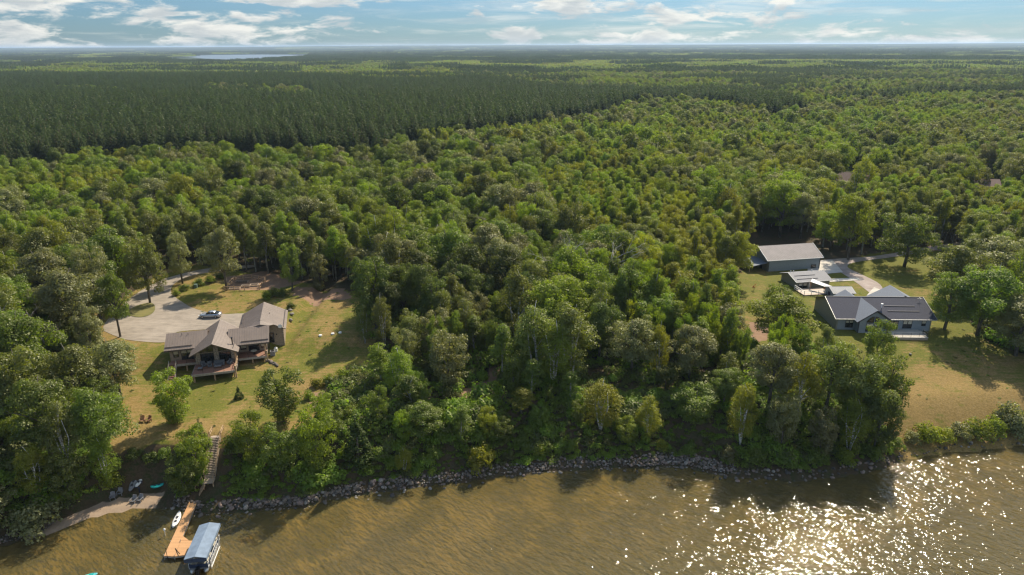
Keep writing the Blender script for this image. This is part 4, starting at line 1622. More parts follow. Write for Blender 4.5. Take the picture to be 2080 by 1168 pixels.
def slope_roof(q, p0, p1, p2, p3, th=0.16, rib=0.0, step=0.45):
    """a thick roof plane: p0,p1 eave ends, p2,p3 ridge ends (p3 above p0)"""
    P = [Vector(p) for p in (p0, p1, p2, p3)]
    n = (P[1] - P[0]).cross(P[3] - P[0]).normalized()
    if n.z < 0:
        n = -n
    q.prism([p - n * th for p in P], P)
    if rib:
        L = (P[1] - P[0]).length
        k_ = int(L / step)
        for i in range(1, k_):
            f = i / k_
            a, b = P[0].lerp(P[1], f), P[3].lerp(P[2], f)
            q.bar(a + n * 0.01, b + n * 0.01, 0.05, rib, n)


def gable_x(q, x0, x1, ye0, yr, ye1, ze, zr, th=.16, rib=0, ze1=None):
    """ridge along x; th thickness"""
    ze1 = ze if ze1 is None else ze1
    slope_roof(q, (x0, ye0, ze), (x1, ye0, ze), (x1, yr, zr), (x0, yr, zr), th, rib)
    slope_roof(q, (x0, ye1, ze1), (x1, ye1, ze1), (x1, yr, zr + .004), (x0, yr, zr + .004), th, rib)


def gable_y(q, xe0, xr, xe1, y0, y1, ze, zr, th=.16, rib=0, y0e=None):
    y0e = y0 if y0e is None else y0e
    slope_roof(q, (xe0, y0e, ze), (xe0, y1, ze), (xr, y1, zr), (xr, y0, zr), th, rib)
    slope_roof(q, (xe1, y0e, ze), (xe1, y1, ze), (xr, y1, zr + .004), (xr, y0, zr + .004), th, rib)


def window(parent, x, y, z, w, h, mat_f=M_DARKFRAME, mull=1, fy=-1, blind=0.0, name='window', horiz=True):
    """a window in a wall facing -y (local), x,y,z its lower left"""
    t_ = 0.07
    f = MB()
    f.box(x, x + w, y - .06, y + .03, z, z + t_).box(x, x + w, y - .06, y + .03, z + h - t_, z + h)
    f.box(x, x + t_, y - .058, y + .03, z + t_, z + h - t_).box(x + w - t_, x + w, y - .058, y + .03, z + t_, z + h - t_)
    for i in range(mull):
        xm = x + w * (i + 1) / (mull + 1)
        f.box(xm - .035, xm + .035, y - .056, y + .02, z + t_, z + h - t_)
    ob = f.build(name, mat_f, parent)
    g = MB()
    g.box(x + t_, x + w - t_, y - .03, y - .015, z + t_, z + h - t_)
    g.build('pane', M_GLASS, ob)
    if blind:
        b = MB()
        for i in range(mull + 1):
            xa, xb = x + w * i / (mull + 1) + .09, x + w * (i + 1) / (mull + 1) - .09
            b.box(xa, xb, y - .045, y - .032, z + h * (1 - blind), z + h - t_ - .01)
        b.build('blind', M_CREAM, ob)
    return ob


def railing(parent, pts, z, h, mat, step=1.2, post=.07, rails=2, name='railing', fill=False):
    q = MB()
    for a, b in zip(pts[:-1], pts[1:]):
        a, b = Vector(a), Vector(b)
        n = max(1, int((b - a).length / step + .5))
        for i in range(n + 1):
            p = a.lerp(b, i / n)
            zz = p.z if len(a) == 3 else z
            q.box(p.x - post / 2, p.x + post / 2, p.y - post / 2, p.y + post / 2, p.z, p.z + h)
        for k_ in range(rails):
            hh = h * (1 - k_ * .45)
            q.bar(a + Vector((0, 0, hh)), b + Vector((0, 0, hh)), post, post * .6)
        if fill:
            m_ = int((b - a).length / .14)
            for i in range(1, m_):
                p = a.lerp(b, i / m_)
                q.bar(p + Vector((0, 0, .05)), p + Vector((0, 0, h - .04)), .018)
    return q.build(name, mat, parent)


# ------------------------------------------------------------------ the brown house (local frame, turned 15 degrees)
HB = empty('house', (LH_O[0], LH_O[1], 0), LH_A, 'large tan house with ribbed brown metal roofs and a raised wooden deck', 'house')
FL = 7.9
w_ = MB()
# left wing, right wing, centre, garage walls as solids that butt
w_.prism([(-4.9, 6.5, 5.6), (0.3, 6.5, 5.6), (0.3, 13.0, 5.6), (-4.9, 13.0, 5.6)], [(-4.9, 6.5, 10.55), (0.3, 6.5, 10.55), (0.3, 13.0, 10.55), (-4.9, 13.0, 10.55)])
w_.prism([(7.3, 7.2, 5.6), (12.7, 7.2, 5.6), (12.7, 12.4, 5.6), (7.3, 12.4, 5.6)], [(7.3, 7.2, 10.9), (12.7, 7.2, 10.9), (12.7, 12.4, 10.9), (7.3, 12.4, 10.9)])
for (x0, x1, y0, y1, yr) in ((-4.9, -4.88, 6.5, 13.0, 9.75), (12.68, 12.7, 7.2, 12.4, 8.8)):
    w_.prism([(x0, y0, 10.5), (x1, y0, 10.5), (x1, y1, 10.5), (x0, y1, 10.5)], [(x0, yr - .3, 12.1), (x1, yr - .3, 12.1), (x1, yr + .3, 12.1), (x0, yr + .3, 12.1)])
w_.build('wall', M_STUCCO, HB)
w2 = MB()
C0, C1, CM = 0.3, 7.3, 3.85


def pent(x0, x1, xm, y, z0, ze, zr):
    return [(x0, y, z0), (x1, y, z0), (x1, y, ze), (xm, y, zr), (x0, y, ze)]


w2.prism(pent(C0, C1, CM, 3.6, 5.6, 10.42, 12.62), pent(C0, C1, CM, 13.2, 5.6, 10.42, 12.62))
w2.build('gable_wall', M_STUCCO, HB)
w3 = MB()
w3.prism(pent(7.8, 15.8, 11.8, 10.9, 5.8, 10.85, 12.95), pent(7.8, 15.8, 11.8, 20.2, 5.8, 10.85, 12.95))
w3.build('garage_wall', M_STUCCO, HB)
w4 = MB()
w4.box(15.6, 15.86, 10.82, 11.6, 5.8, 10.6).box(0.1, 1.0, 3.44, 3.66, 5.8, 10.3).box(6.5, 7.4, 3.44, 3.66, 5.8, 10.3).box(3.45, 4.3, 3.44, 3.66, 5.8, 12.2)
w4.build('stone_pier', M_STONE, HB)
r = MB()
gable_x(r, -5.6, 1.9, 5.6, 9.7, 13.8, 10.5, 12.4, rib=.05)
r.build('left_wing_roof', M_TAUPE, HB)['label'] = 'low ribbed roof over the end wing with the stairs'
r = MB()
gable_x(r, 5.8, 13.5, 4.7, 8.75, 12.9, 10.5, 12.42, rib=.05)
r.build('right_wing_roof', M_TAUPE, HB)['label'] = 'ribbed roof between the tall gable and the garage'
r = MB()
gable_y(r, -0.75, CM, 8.05, 0.7, 13.4, 10.15, 12.95, rib=.04, y0e=2.3)
ro = r.build('gable_roof', M_TAUPE, HB)
r = MB()
gable_y(r, 7.1, 11.8, 16.5, 10.2, 20.8, 10.75, 13.2, rib=.04)
r.prism([(9.9, 8.9, 12.3), (13.5, 8.9, 12.3), (11.8, 8.75, 12.75)], [(9.0, 10.25, 11.9), (14.3, 10.25, 11.9), (11.8, 10.25, 13.15)])
r.build('garage_roof', M_TAUPE, HB)
# dark snow guards and trim strips along the eaves
tq = MB()
tq.bar((-5.5, 6.25, 10.92), (-.6, 6.25, 10.92), .12, .10).bar((8.3, 5.35, 10.92), (13.4, 5.35, 10.92), .12, .10).bar((7.1, 2.7, 10.86), (7.1, 7.0, 10.86), .12, .10)
tq.bar((16.0, 10.6, 11.14), (16.0, 20.6, 11.14), .12, .10).bar((7.6, 14.8, 11.14), (7.6, 20.6, 11.14), .12, .10)
tq.build('snow_guard', M_TAUPE_D, HB)
tq = MB()
tq.bar((-5.62, 5.56, 10.36), (-.9, 5.56, 10.36), .08, .26).bar((8.1, 4.66, 10.36), (13.52, 4.66, 10.36), .08, .26)
tq.build('fascia', M_TAUPE_D, HB)
# openings of the tall gable
for xa, xb in ((1.05, 3.4), (4.35, 6.45)):
    window(HB, xa, 3.58, FL + .05, xb - xa, 2.05, mull=2, name='glass_door')
for side_ in (-1, 1):
    fr_, pn = MB(), MB()
    for i in range(3):
        xa, xb = .48 + i * .98, .48 + (i + 1) * .98 - .1
        za, zb = 12.45 - .63 * (xa - .0) - .12, 12.45 - .63 * (xb - .0) - .12
        z0 = FL + 2.35
        if zb < z0 + .15:
            zb = z0 + .15
        X = [CM + side_ * xa, CM + side_ * xb]
        pn.prism([(X[0], 3.55, z0), (X[1], 3.55, z0), (X[1], 3.55, zb), (X[0], 3.55, za)], [(X[0], 3.52, z0), (X[1], 3.52, z0), (X[1], 3.52, zb), (X[0], 3.52, za)])
        fr_.bar((X[0], 3.5, z0), (X[1], 3.5, z0), .06).bar((X[0], 3.5, za), (X[1], 3.5, zb), .06).bar((X[0], 3.5, z0), (X[0], 3.5, za), .06).bar((X[1], 3.5, z0), (X[1], 3.5, zb), .06)
    fo = fr_.build('window', M_DARKFRAME, HB)
    pn.build('pane', M_GLASS, fo)
window(HB, -4.3, 6.48, FL + .7, 1.0, 1.3, mull=0, blind=.5)
window(HB, -2.9, 6.48, FL + .05, 2.2, 2.15, mull=1, blind=.35, name='glass_door')
window(HB, 7.8, 7.18, FL + .5, 1.1, 1.6, mull=0, blind=.8)
window(HB, 9.3, 7.18, FL + .05, 2.0, 2.15, mull=1, name='glass_door')
window(HB, 11.6, 7.18, FL + .5, .9, 1.6, mull=0, blind=.8)
window(HB, 12.95, 10.88, 7.75, 1.0, 2.15, mull=0, name='door')
window(HB, 8.4, 7.18, 6.1, 1.4, 1.2, mull=1)
window(HB, 10.6, 7.18, 6.1, 1.4, 1.2, mull=1)
lq = MB()
lq.box(14.4, 14.55, 10.76, 10.89, 9.3, 9.6).box(-.1 + .2, .25, 3.3, 3.42, 9.4, 9.7)
lq.build('wall_lamp', M_BLACK, HB)
# decks
d_ = MB()
d_.box(0.0, 7.5, -1.0, 3.43, FL - .12, FL)
d_.build('deck_floor', M_DECK, HB)
d_ = MB()
d_.box(-4.9, -.03, 4.6, 6.48, FL - .12, FL).box(7.53, 12.7, 4.1, 7.18, FL - .12, FL).box(7.53, 7.6, 2.2, 4.1, FL - .12, FL - .01)
d_.build('side_deck_floor', M_DECK, HB)
d_ = MB()
d_.box(-.06, 7.56, -1.08, -1.005, FL - .42, FL + .02).box(-.08, -.005, -1.0, 3.4, FL - .42, FL + .02).box(7.505, 7.58, -1.0, 3.4, FL - .42, FL + .02)
d_.box(-3.55, -.1, 4.52, 4.595, FL - .4, FL + .02).box(7.6, 12.78, 4.02, 4.095, FL - .4, FL + .02).box(12.705, 12.78, 4.1, 7.1, FL - .4, FL + .02)
d_.build('deck_edge', M_FASCIA, HB)
for (x, y) in ((.25, -.75), (3.8, -.75), (7.25, -.75), (-1.9, 4.8), (12.4, 4.35), (10.1, 4.35)):
    d_ = MB()
    d_.box(x - .12, x + .12, y - .12, y + .12, 5.7, FL - .425)
    d_.build('deck_post', M_POST, HB)
for (x, y, z0, z1) in ((12.55, 5.0, FL + .01, 10.35), (7.35, 2.75, 6.0, 10.05), (7.62, -1.2, 6.0, 8.95), (12.85, 4.3, 6.0, 8.9)):
    d_ = MB()
    d_.box(x - .13, x + .13, y - .13, y + .13, z0, z1)
    d_.build('porch_post', M_POST, HB)
railing(HB, [(7.62, -1.0, FL), (7.62, 3.3, FL)], 0, 1.0, M_POST, 1.4, .09)
railing(HB, [(7.8, 4.2, FL + .02), (12.6, 4.2, FL + .02)], 0, .95, M_BLACK, 1.6, .05, 1)
railing(HB, [(-3.4, 4.66, FL + .02), (-.2, 4.66, FL + .02)], 0, .95, M_BLACK, 1.6, .05, 1)
railing(HB, [(.1, -.93, FL + .02), (7.4, -.93, FL + .02)], 0, .95, M_BLACK, 1.8, .04, 1)
# stairs down to the lawn
st = MB()
for i in range(9):
    y = 4.45 - i * .33
    z = FL - .05 - (i + 1) * .185
    st.box(-4.75, -3.65, y - .3, y, z - .06, z)
so = st.build('stairs', M_DECKX, HB)
st = MB()
for x in (-4.82, -3.58):
    st.bar((x, 4.6, FL - .2), (x, 1.45, FL - 1.95), .07, .28)
st.build('stringer', M_FASCIA, so)
railing(so, [(-4.82, 4.6, FL), (-4.82, 1.5, FL - 1.75)], 0, .9, M_FASCIA, 1.0, .06, 1)
railing(so, [(-3.58, 4.6, FL), (-3.58, 1.5, FL - 1.75)], 0, .9, M_FASCIA, 1.0, .06, 1)
# vents, chimney, dish
v_ = MB()
v_.tube([(6.9, 4.3, 10.9), (6.9, 4.3, 12.3)], [.11, .11], 10).tube([(6.9, 4.3, 12.3), (6.9, 4.3, 12.45)], [.19, .19], 10)
co_ = v_.build('chimney_pipe', M_BLACK, HB)
v_ = MB()
v_.tube([(-2.7, 9.0, 11.9), (-2.7, 9.0, 12.45)], [.05, .05], 8).tube([(-1.6, 9.0, 11.9), (-1.6, 9.0, 12.45)], [.05, .05], 8).tube([(13.2, 15.2, 12.3), (13.2, 15.2, 12.75)], [.05, .05], 8)
v_.build('vent_pipe', M_TAUPE_D, HB)
v_ = MB()
v_.tube([(15.4, 10.4, 10.9), (15.4, 10.3, 11.4)], [.03, .03], 6)
v_.loft([[(15.4 + rr * math.cos(a), 10.2 - dd, 11.45 + rr * math.sin(a)) for a in [6.283 * i / 12 for i in range(12)]] for rr, dd in ((.08, -.02), (.3, .06), (.42, .16))])
v_.build('satellite_dish', M_WHITE, HB)
v_ = MB()
v_.box(12.9, 13.05, 9.0, 9.15, 6.6, 10.3)
v_.build('downpipe', M_TAUPE_D, HB)


def local(e, x, y, z=0):
    a = e.rotation_euler[2]
    return (e.location[0] + x * math.cos(a) - y * math.sin(a), e.location[1] + x * math.sin(a) + y * math.cos(a), z)


# deck furniture
def soft_chair(x, y, w, label, rot=0.0, cat='chair', seat=.8, name='deck_chair'):
    p = local(HB, x, y, FL + .01)
    e = empty(name, p, LH_A + rot, label, cat)
    q = MB()
    q.box(-w / 2, w / 2, -seat / 2, seat / 2, .12, .40)
    q.build('seat', M_CUSH, e)
    q = MB()
    q.prism([(-w / 2, seat / 2 - .18, .40), (w / 2, seat / 2 - .18, .40), (w / 2, seat / 2, .40), (-w / 2, seat / 2, .40)],
            [(-w / 2, seat / 2 - .02, .95), (w / 2, seat / 2 - .02, .95), (w / 2, seat / 2 + .12, .92), (-w / 2, seat / 2 + .12, .92)])
    q.build('backrest', M_CUSH, e)
    for s_ in (-1, 1):
        q = MB()
        q.box(s_ * w / 2 - .08 * s_ - .07, s_ * w / 2 - .08 * s_ + .07 - .0, -seat / 2, seat / 2 - .2, .40, .60)
        q.build('armrest', M_GREYPL, e)
    for sx in (-1, 1):
        for sy in (-1, 1):
            q = MB()
            q.box(sx * (w / 2 - .1) - .03, sx * (w / 2 - .1) + .03, sy * (seat / 2 - .1) - .03, sy * (seat / 2 - .1) + .03, 0, .12)
            q.build('leg', M_BLACK, e)
    return e


soft_chair(4.4, 2.0, 1.9, 'grey cushioned sofa in the middle of the brown house deck', cat='sofa', name='sofa')
soft_chair(1.6, 2.3, .85, 'grey armchair at the left side of the raised deck', .5)
soft_chair(2.75, 1.9, .8, 'grey armchair just left of the deck sofa', .2)
soft_chair(6.3, 2.2, .85, 'grey armchair at the right side of the deck sofa', -.5)
for (x, y, w, l, lb) in ((4.3, 1.0, 1.2, .6, 'low grey table in front of the deck sofa'), (1.2, .9, .8, .8, 'small low table at the left front of the raised deck')):
    e = empty('table', local(HB, x, y, FL + .01), LH_A, lb, 'table')
    q = MB()
    q.box(-w / 2, w / 2, -l / 2, l / 2, .36, .42)
    q.build('tabletop', M_GREYPL, e)
    for sx in (-1, 1):
        for sy in (-1, 1):
            q = MB()
            q.box(sx * (w / 2 - .06) - .03, sx * (w / 2 - .06) + .03, sy * (l / 2 - .06) - .03, sy * (l / 2 - .06) + .03, 0, .36)
            q.build('leg', M_BLACK, e)
e = empty('patio_table', local(HB, 10.4, 5.6, FL + .01), LH_A, 'glass-topped table on the side deck under the brown roof', 'table')
q = MB()
q.tube([(0, 0, .70), (0, 0, .74)], [.6, .6], 14)
q.build('tabletop', M_CREAM, e)
q = MB()
q.tube([(0, 0, 0), (0, 0, .70)], [.05, .05], 8).tube([(0, 0, 0), (0, 0, .04)], [.3, .3], 10)
q.build('pedestal', M_BLACK, e)
# air conditioner, meter, beside the right wing
e = empty('air_conditioner', local(HB, 13.7, 6.6, hz(*local(HB, 13.7, 6.6)[:2])), LH_A, 'dark box of an outdoor air conditioner beside the right wing wall', 'air conditioner')
q = MB()
q.box(-.45, .45, -.45, .45, 0, .95)
q.build('casing', M_GREYPL, e)
q = MB()
q.tube([(0, 0, .95), (0, 0, 1.0)], [.38, .34], 14)
q.build('fan_grille', M_BLACK, e)
q = MB()
q.box(13.9, 14.5, 8.0, 8.7, 6.6, 7.5)
q.tube([(14.2, 8.35, 7.5), (14.2, 8.35, 7.7)], [.28, .2], 10)
tag(q.build('gas_grill', M_WHITE, None), 'small white covered grill by the wall of the right wing', 'grill')
go2 = bpy.data.objects['gas_grill']
go2.location = (LH_O[0], LH_O[1], 0)
go2.rotation_euler[2] = LH_A

# retaining rocks at both ends of the decks, three barrels
ROCKM = []
for i in range(9):
    bm = bmesh.new()
    bmesh.ops.create_icosphere(bm, subdivisions=2, radius=1)
    rg = random.Random(i)
    o1 = Vector((rg.uniform(0, 9), rg.uniform(0, 9), rg.uniform(0, 9)))
    from mathutils import noise as mnoise
    for v in bm.verts:
        f = 1 + .22 * mnoise.noise(v.co * 1.1 + o1) + .1 * mnoise.noise(v.co * 2.6 + o1)
        v.co = Vector((v.co.x * 1.0 * f, v.co.y * .82 * f, v.co.z * .66 * f))
    me = bpy.data.meshes.new('rock')
    bm.to_mesh(me)
    bm.free()
    for p in me.polygons:
        p.use_smooth = True
    me.materials.append(M_STONEG[(0, 1, 0, 2, 0, 3, 1, 2, 0)[i]])
    ROCKM.append(me)
RC = ['grey', 'pinkish', 'grey', 'dark grey', 'grey', 'pale', 'pinkish', 'dark grey', 'grey']


def rock(x, y, z, s, i, label, group, rg):
    o = bpy.data.objects.new('boulder', ROCKM[i])
    COL.objects.link(o)
    o.location = (x, y, z)
    o.scale = (s * rg.uniform(.8, 1.25), s * rg.uniform(.8, 1.2), s * rg.uniform(.8, 1.2))
    o.rotation_euler = (rg.uniform(-.4, .4), rg.uniform(-.4, .4), rg.uniform(0, 6.28))
    return tag(o, label, 'boulder', group)


rg = random.Random(3)
for (a, b, n, words) in (((12.9, 4.5), (15.0, 1.6), 14, 'in the retaining row by the right deck end'), ((-5.0, 5.2), (-7.6, 4.2), 12, 'in the retaining row left of the deck stairs')):
    for i in range(n):
        f = i / (n - 1)
        x, y, _ = local(HB, a[0] + (b[0] - a[0]) * f + rg.uniform(-.2, .2), a[1] + (b[1] - a[1]) * f + rg.uniform(-.35, .35))
        k_ = rg.randrange(9)
        z = hz(x, y) + .15
        px, py, _ = PJ(x, y, z)
        rock(x, y, z, rg.uniform(.24, .42), k_, '%s boulder %s, %s' % (RC[k_], words, num(px / 20.8) + ' percent across'), 'boulders of the deck retaining rows', rg)
for px, py, lb in ((591, 637, 'the farthest of three pale boulders beside the garage corner'), (594, 644, 'the middle one of three pale boulders beside the garage corner'),
                   (591, 653, 'the nearest of three pale boulders beside the garage corner'), (1850, 716, 'small stone alone on the right lawn')):
    x, y, z = G(px, py, 7.4 if px < 700 else 6.4)
    rock(x, y, hz(x, y) + .2, .48 if px < 700 else .3, 5, lb, None, rg)
for px, py, lb in ((652, 693, 'white round septic lid, the leftmost of three on the lawn'), (677, 690, 'white round septic lid between two others on the lawn'), (692, 688, 'white round septic lid, the rightmost of three on the lawn')):
    x, y, z = G(px, py, 6.8)
    q = MB()
    q.tube([(0, 0, -.1), (0, 0, .16), (0, 0, .22)], [.36, .36, .30], 16).tube([(0, 0, .2), (0, 0, .27)], [.06, .06], 8)
    tag(q.build('septic_lid', M_WHITE, None, loc=(x, y, hz(x, y))), lb, 'septic lid', 'white lids on the lawn')

# ------------------------------------------------------------------ silver car
def car(x, y, rz, label):
    e = empty('parked_car', (x, y, hz(x, y) + .06), rz, label, 'car')
    paint = plain('silver_paint', (0.46, 0.48, 0.51), 0.25, 0.6, 0.03)
    # sections along x from nose (-) to tail (+): x, half width, bottom z, shoulder z
    S = [(-2.38, .62, .32, .58), (-2.25, .82, .24, .68), (-1.7, .90, .20, .80), (-.95, .92, .18, .90), (0, .93, .18, .95), (1.0, .93, .18, .97), (1.8, .91, .20, 1.00), (2.25, .84, .26, .98), (2.40, .70, .36, .84)]
    q = MB()
    q.loft([[(sx, -hw, zb + .1), (sx, -hw * .96, (zb + zs) / 2), (sx, -hw * .93, zs - .08), (sx, -hw * .80, zs), (sx, hw * .80, zs), (sx, hw * .93, zs - .08), (sx, hw * .96, (zb + zs) / 2), (sx, hw, zb + .1), (sx, hw * .85, zb), (sx, -hw * .85, zb)]
            for sx, hw, zb, zs in S])
    body = q.build('body', paint, e, True)
    q = MB()   # cabin glass
    R_ = [(-.98, .78, .88), (-.25, .68, 1.34), (.35, .66, 1.42), (.95, .66, 1.38), (1.95, .74, .98)]
    q.loft([[(sx, -.80 if z < 1.1 else -w_h - .08, .88), (sx, -w_h, z), (sx, w_h, z), (sx, .80 if z < 1.1 else w_h + .08, .88)] for sx, w_h, z in R_])
    q.build('windows', M_GLASS, e)
    q = MB()
    q.loft([[(sx, -w_h, z - .03), (sx, -w_h * .85, z + .035), (sx, w_h * .85, z + .035), (sx, w_h, z - .03)] for sx, w_h, z in ((-.22, .67, 1.35), (.35, .66, 1.42), (.98, .65, 1.38), (1.25, .63, 1.27))])
    for s_ in (-1, 1):
        q.bar((.38, s_ * .76, .93), (.38, s_ * .69, 1.38), .05)
    q.build('roof', paint, e, True)
    for sx in (-1.48, 1.42):
        for s_ in (-1, 1):
            q = MB()
            q.tube([(sx, s_ * .72, .33), (sx, s_ * .93, .33)], [.33, .33], 18)
            wl = q.build('wheel', M_BLACK, e)
            q = MB()
            q.tube([(sx, s_ * .90, .33), (sx, s_ * .945, .33)], [.22, .19], 12)
            q.build('rim', M_ALU, wl)
    for s_ in (-1, 1):
        q = MB()
        q.box(-2.36, -2.12, s_ * .68 - .13, s_ * .68 + .13, .60, .70)
        q.build('headlight', M_WHITE, e)
        q = MB()
        q.box(2.30, 2.405, s_ * .60 - .17, s_ * .60 + .17, .78, .88)
        q.build('tail_light', plain('red_lens', (.3, .01, .01), .3), e)
        q = MB()
        q.cbox((-.72, s_ * .98, .98), (.14, .16, .12))
        q.build('mirror', paint, e)
    return e


cx, cy, _ = G(427, 645, 7.75)
car(cx, cy + .3, math.radians(2), 'silver sedan parked on the gravel behind the brown house')

# ------------------------------------------------------------------ fenced garden
def gp(px, py, z=7.6):
    x, y, _ = G(px, py, z)
    return Vector((x, y, hz(x, y)))


FG = [gp(456, 593), gp(477, 572), gp(512, 568), gp(540, 574), gp(528, 590), gp(497, 592), gp(456, 593)]
e = empty('garden_fence', tuple(FG[0]), 0, 'rustic timber rail fence around the raised garden beds', 'fence')
for a, b in zip(FG[:-1], FG[1:]):
    n = max(1, int((b - a).length / 2.0))
    q = MB()
    for hh in (.5, 1.15):
        q.bar(a - FG[0] + Vector((0, 0, hh)), b - FG[0] + Vector((0, 0, hh)), .09)
    q.build('rail', M_POST, e)
    for i in range(n):
        p = a.lerp(b, i / n) - FG[0]
        q = MB()
        q.box(p.x - .08, p.x + .08, p.y - .08, p.y + .08, p.z - .3, p.z + 1.35)
        q.build('post', M_POST, e)
M_SOIL = plain('dark_soil', (0.07, 0.045, 0.03), .95, bump=.5)
for px, py, w, l, lb in ((478, 588, 2.6, 1.5, 'raised bed of dark soil at the front left of the garden'), (500, 584, 2.2, 1.5, 'raised bed nearest the middle of the fenced garden'), (517, 582, 2.0, 1.5, 'raised bed at the right of the fenced garden'),
                         (492, 575, 3.0, 1.2, 'raised bed at the back of the fenced garden')):
    p = gp(px, py)
    e = empty('raised_bed', tuple(p), .1, lb, 'garden bed')
    q = MB()
    q.box(-w / 2, w / 2, -l / 2, -l / 2 + .1, 0, .4).box(-w / 2, w / 2, l / 2 - .1, l / 2, 0, .4).box(-w / 2, -w / 2 + .1, -l / 2 + .1, l / 2 - .1, 0, .398).box(w / 2 - .1, w / 2, -l / 2 + .1, l / 2 - .1, 0, .398)
    q.build('timber_edge', M_GREYWOOD, e)
    q = MB()
    q.box(-w / 2 + .1, w / 2 - .1, -l / 2 + .1, l / 2 - .1, 0.02, .34)
    q.build('soil', M_SOIL, e)
p = gp(399, 588)
q = MB()
q.box(-.35, .35, -.3, .3, 0, .9).box(-.38, .38, -.33, .33, .9, .96)
tag(q.build('utility_box', plain('green_grey_paint', (.12, .18, .14)), None, loc=tuple(p)), 'small green utility box by the edge of the driveway', 'utility box')

# wooden lawn chairs and beach chairs
def adirondack(x, y, rz, mat, label, group, z=None):
    e = empty('adirondack_chair', (x, y, hz(x, y) if z is None else z), rz, label, 'chair', group)
    q = MB()
    q.prism([(-.3, -.32, .32), (.3, -.32, .32), (.3, .25, .2), (-.3, .25, .2)], [(-.3, -.32, .37), (.3, -.32, .37), (.3, .25, .25), (-.3, .25, .25)])
    q.build('seat', mat, e)
    q = MB()
    for i in range(5):
        xx = -.26 + i * .13
        q.prism([(xx - .055, .22, .2), (xx + .055, .22, .2), (xx + .055, .26, .2), (xx - .055, .26, .2)],
                [(xx - .055, .5, .98 + (.08 if i == 2 else 0)), (xx + .055, .5, .98 + (.08 if i == 2 else 0)), (xx + .055, .54, .98), (xx - .055, .54, .98)])
    q.build('backrest', mat, e)
    for s_ in (-1, 1):
        q = MB()
        q.box(s_ * .37 - .07, s_ * .37 + .07, -.4, .38, .54, .57)
        q.build('armrest', mat, e)
        for yy in (-.34, .3):
            q = MB()
            q.box(s_ * .34 - .03, s_ * .34 + .03, yy - .05, yy + .05, 0, .54)
            q.build('leg', mat, e)
    return e


M_CHAIRW = plain('brown_stained_wood', (0.26, 0.13, 0.07), .7)
for px, rz, lb in ((291, .3, 'left one of two brown wooden chairs on the lawn below the house'), (303, -.35, 'right one of two brown wooden chairs on the lawn below the house')):
    x, y, _ = G(px, 862, 5.6)
    adirondack(x, y, rz, M_CHAIRW, lb, 'wooden lawn chairs')
for i, (px, py, rz) in enumerate(((229, 1010, .4), (244, 1004, .2), (271, 1016, -.1), (284, 1014, -.2))):
    x, y, _ = G(px, py, .6)
    adirondack(x, y, rz, M_GREYPL, ('leftmost', 'second from left', 'third from left', 'rightmost')[i] + ' of the four grey chairs on the small beach', 'grey beach chairs')
x, y, _ = G(212, 1008, .5)
# paddle boards on the bank
def board(p0, p1, w, mat, label, cat, stripe=None, dish=False):
    a, b = Vector(p0), Vector(p1)
    L = (b - a).length
    e = bpy.data.objects.new('kayak' if cat == 'kayak' else 'paddleboard', None)
    COL.objects.link(e)
    e.location = (a + b) / 2
    e.rotation_euler = (b - a).to_track_quat('X', 'Z').to_euler()
    tag(e, label, cat)
    q = MB()
    rings = []
    for i in range(13):
        f = i / 12
        ww = w / 2 * (math.sin(math.pi * min(1, max(0, f * .94 + .03))) ** .55)
        hh = .09 if not dish else .17
        xx = -L / 2 + L * f
        rock_ = .25 * (abs(f - .5) * 2) ** 3
        rings.append([(xx, ww * math.cos(t_), rock_ * (.6 if dish else .3) + hh * math.sin(t_)) for t_ in [6.283 * j / 10 for j in range(10)]])
    q.loft(rings)
    q.build('hull', mat, e, True)
    q = MB()
    if dish:
        for c in (-.55, .45):
            q.tube([(c - .38, 0, .155), (c + .38, 0, .155)], [.01, .01], 4)
            q.loft([[(c + .42 * rr * math.cos(t_), .2 * rr * math.sin(t_), zz_) for t_ in [6.283 * j / 12 for j in range(12)]] for rr, zz_ in ((1, .175), (.8, .16))])
    else:
        q.box(-L * .18, L * .20, -w * .33, w * .33, .085, .105)
    q.build('cockpit' if dish else 'deck_pad', stripe or M_BLACK, e)
    q = MB()
    q.box(-L * .44, -L * .3, -w * .2, w * .2, .06, .13 if dish else .10)
    q.build('nose_patch', M_LTEAL if not dish else M_BLACK, e)
    return e


def P3(px, py, z):
    return Vector(G(px, py, z))


board(P3(264, 998, 1.1), P3(277, 966, 2.1), .95, M_GREYPL, 'grey teal-nosed kayak propped against the bank, left of the white one', 'kayak', M_RIB, True)
board(P3(277, 990, 1.2), P3(291, 960, 2.3), .85, M_WHITE, 'white kayak with black seats propped against the bank above the beach', 'kayak', M_BLACK, True)
board(P3(307, 990, .95), P3(333, 984, 1.35), .95, M_TEAL, 'bright teal kayak lying on the beach under the bank', 'kayak', M_NAVY, True)
board(P3(352, 1072, .14), P3(365, 1041, .14), 1.0, M_WHITE, 'white and grey kayak floating left of the dock', 'kayak', M_RIB, True)
board(P3(172, 1171, .1), P3(198, 1166, .1), .8, M_LTEAL, 'turquoise board floating at the bottom edge of the photo', 'paddleboard', M_TEAL)
# rack under the kayaks
q = MB()
for a in ((-.6, 0), (.6, 0), (-.6, 1.0), (.6, 1.0)):
    q.box(a[0] - .05, a[0] + .05, a[1] - .05, a[1] + .05, -.2, .9 + .4 * a[1])
q.bar((-.7, 0, .85), (.7, 0, .85), .08).bar((-.7, 1.0, 1.25), (.7, 1.0, 1.25), .08)
x, y, _ = G(275, 995, .9)
tag(q.build('kayak_rack', M_NAVY, None, loc=(x, y, hz(x, y))), 'dark blue rack holding the two kayaks above the beach', 'rack')

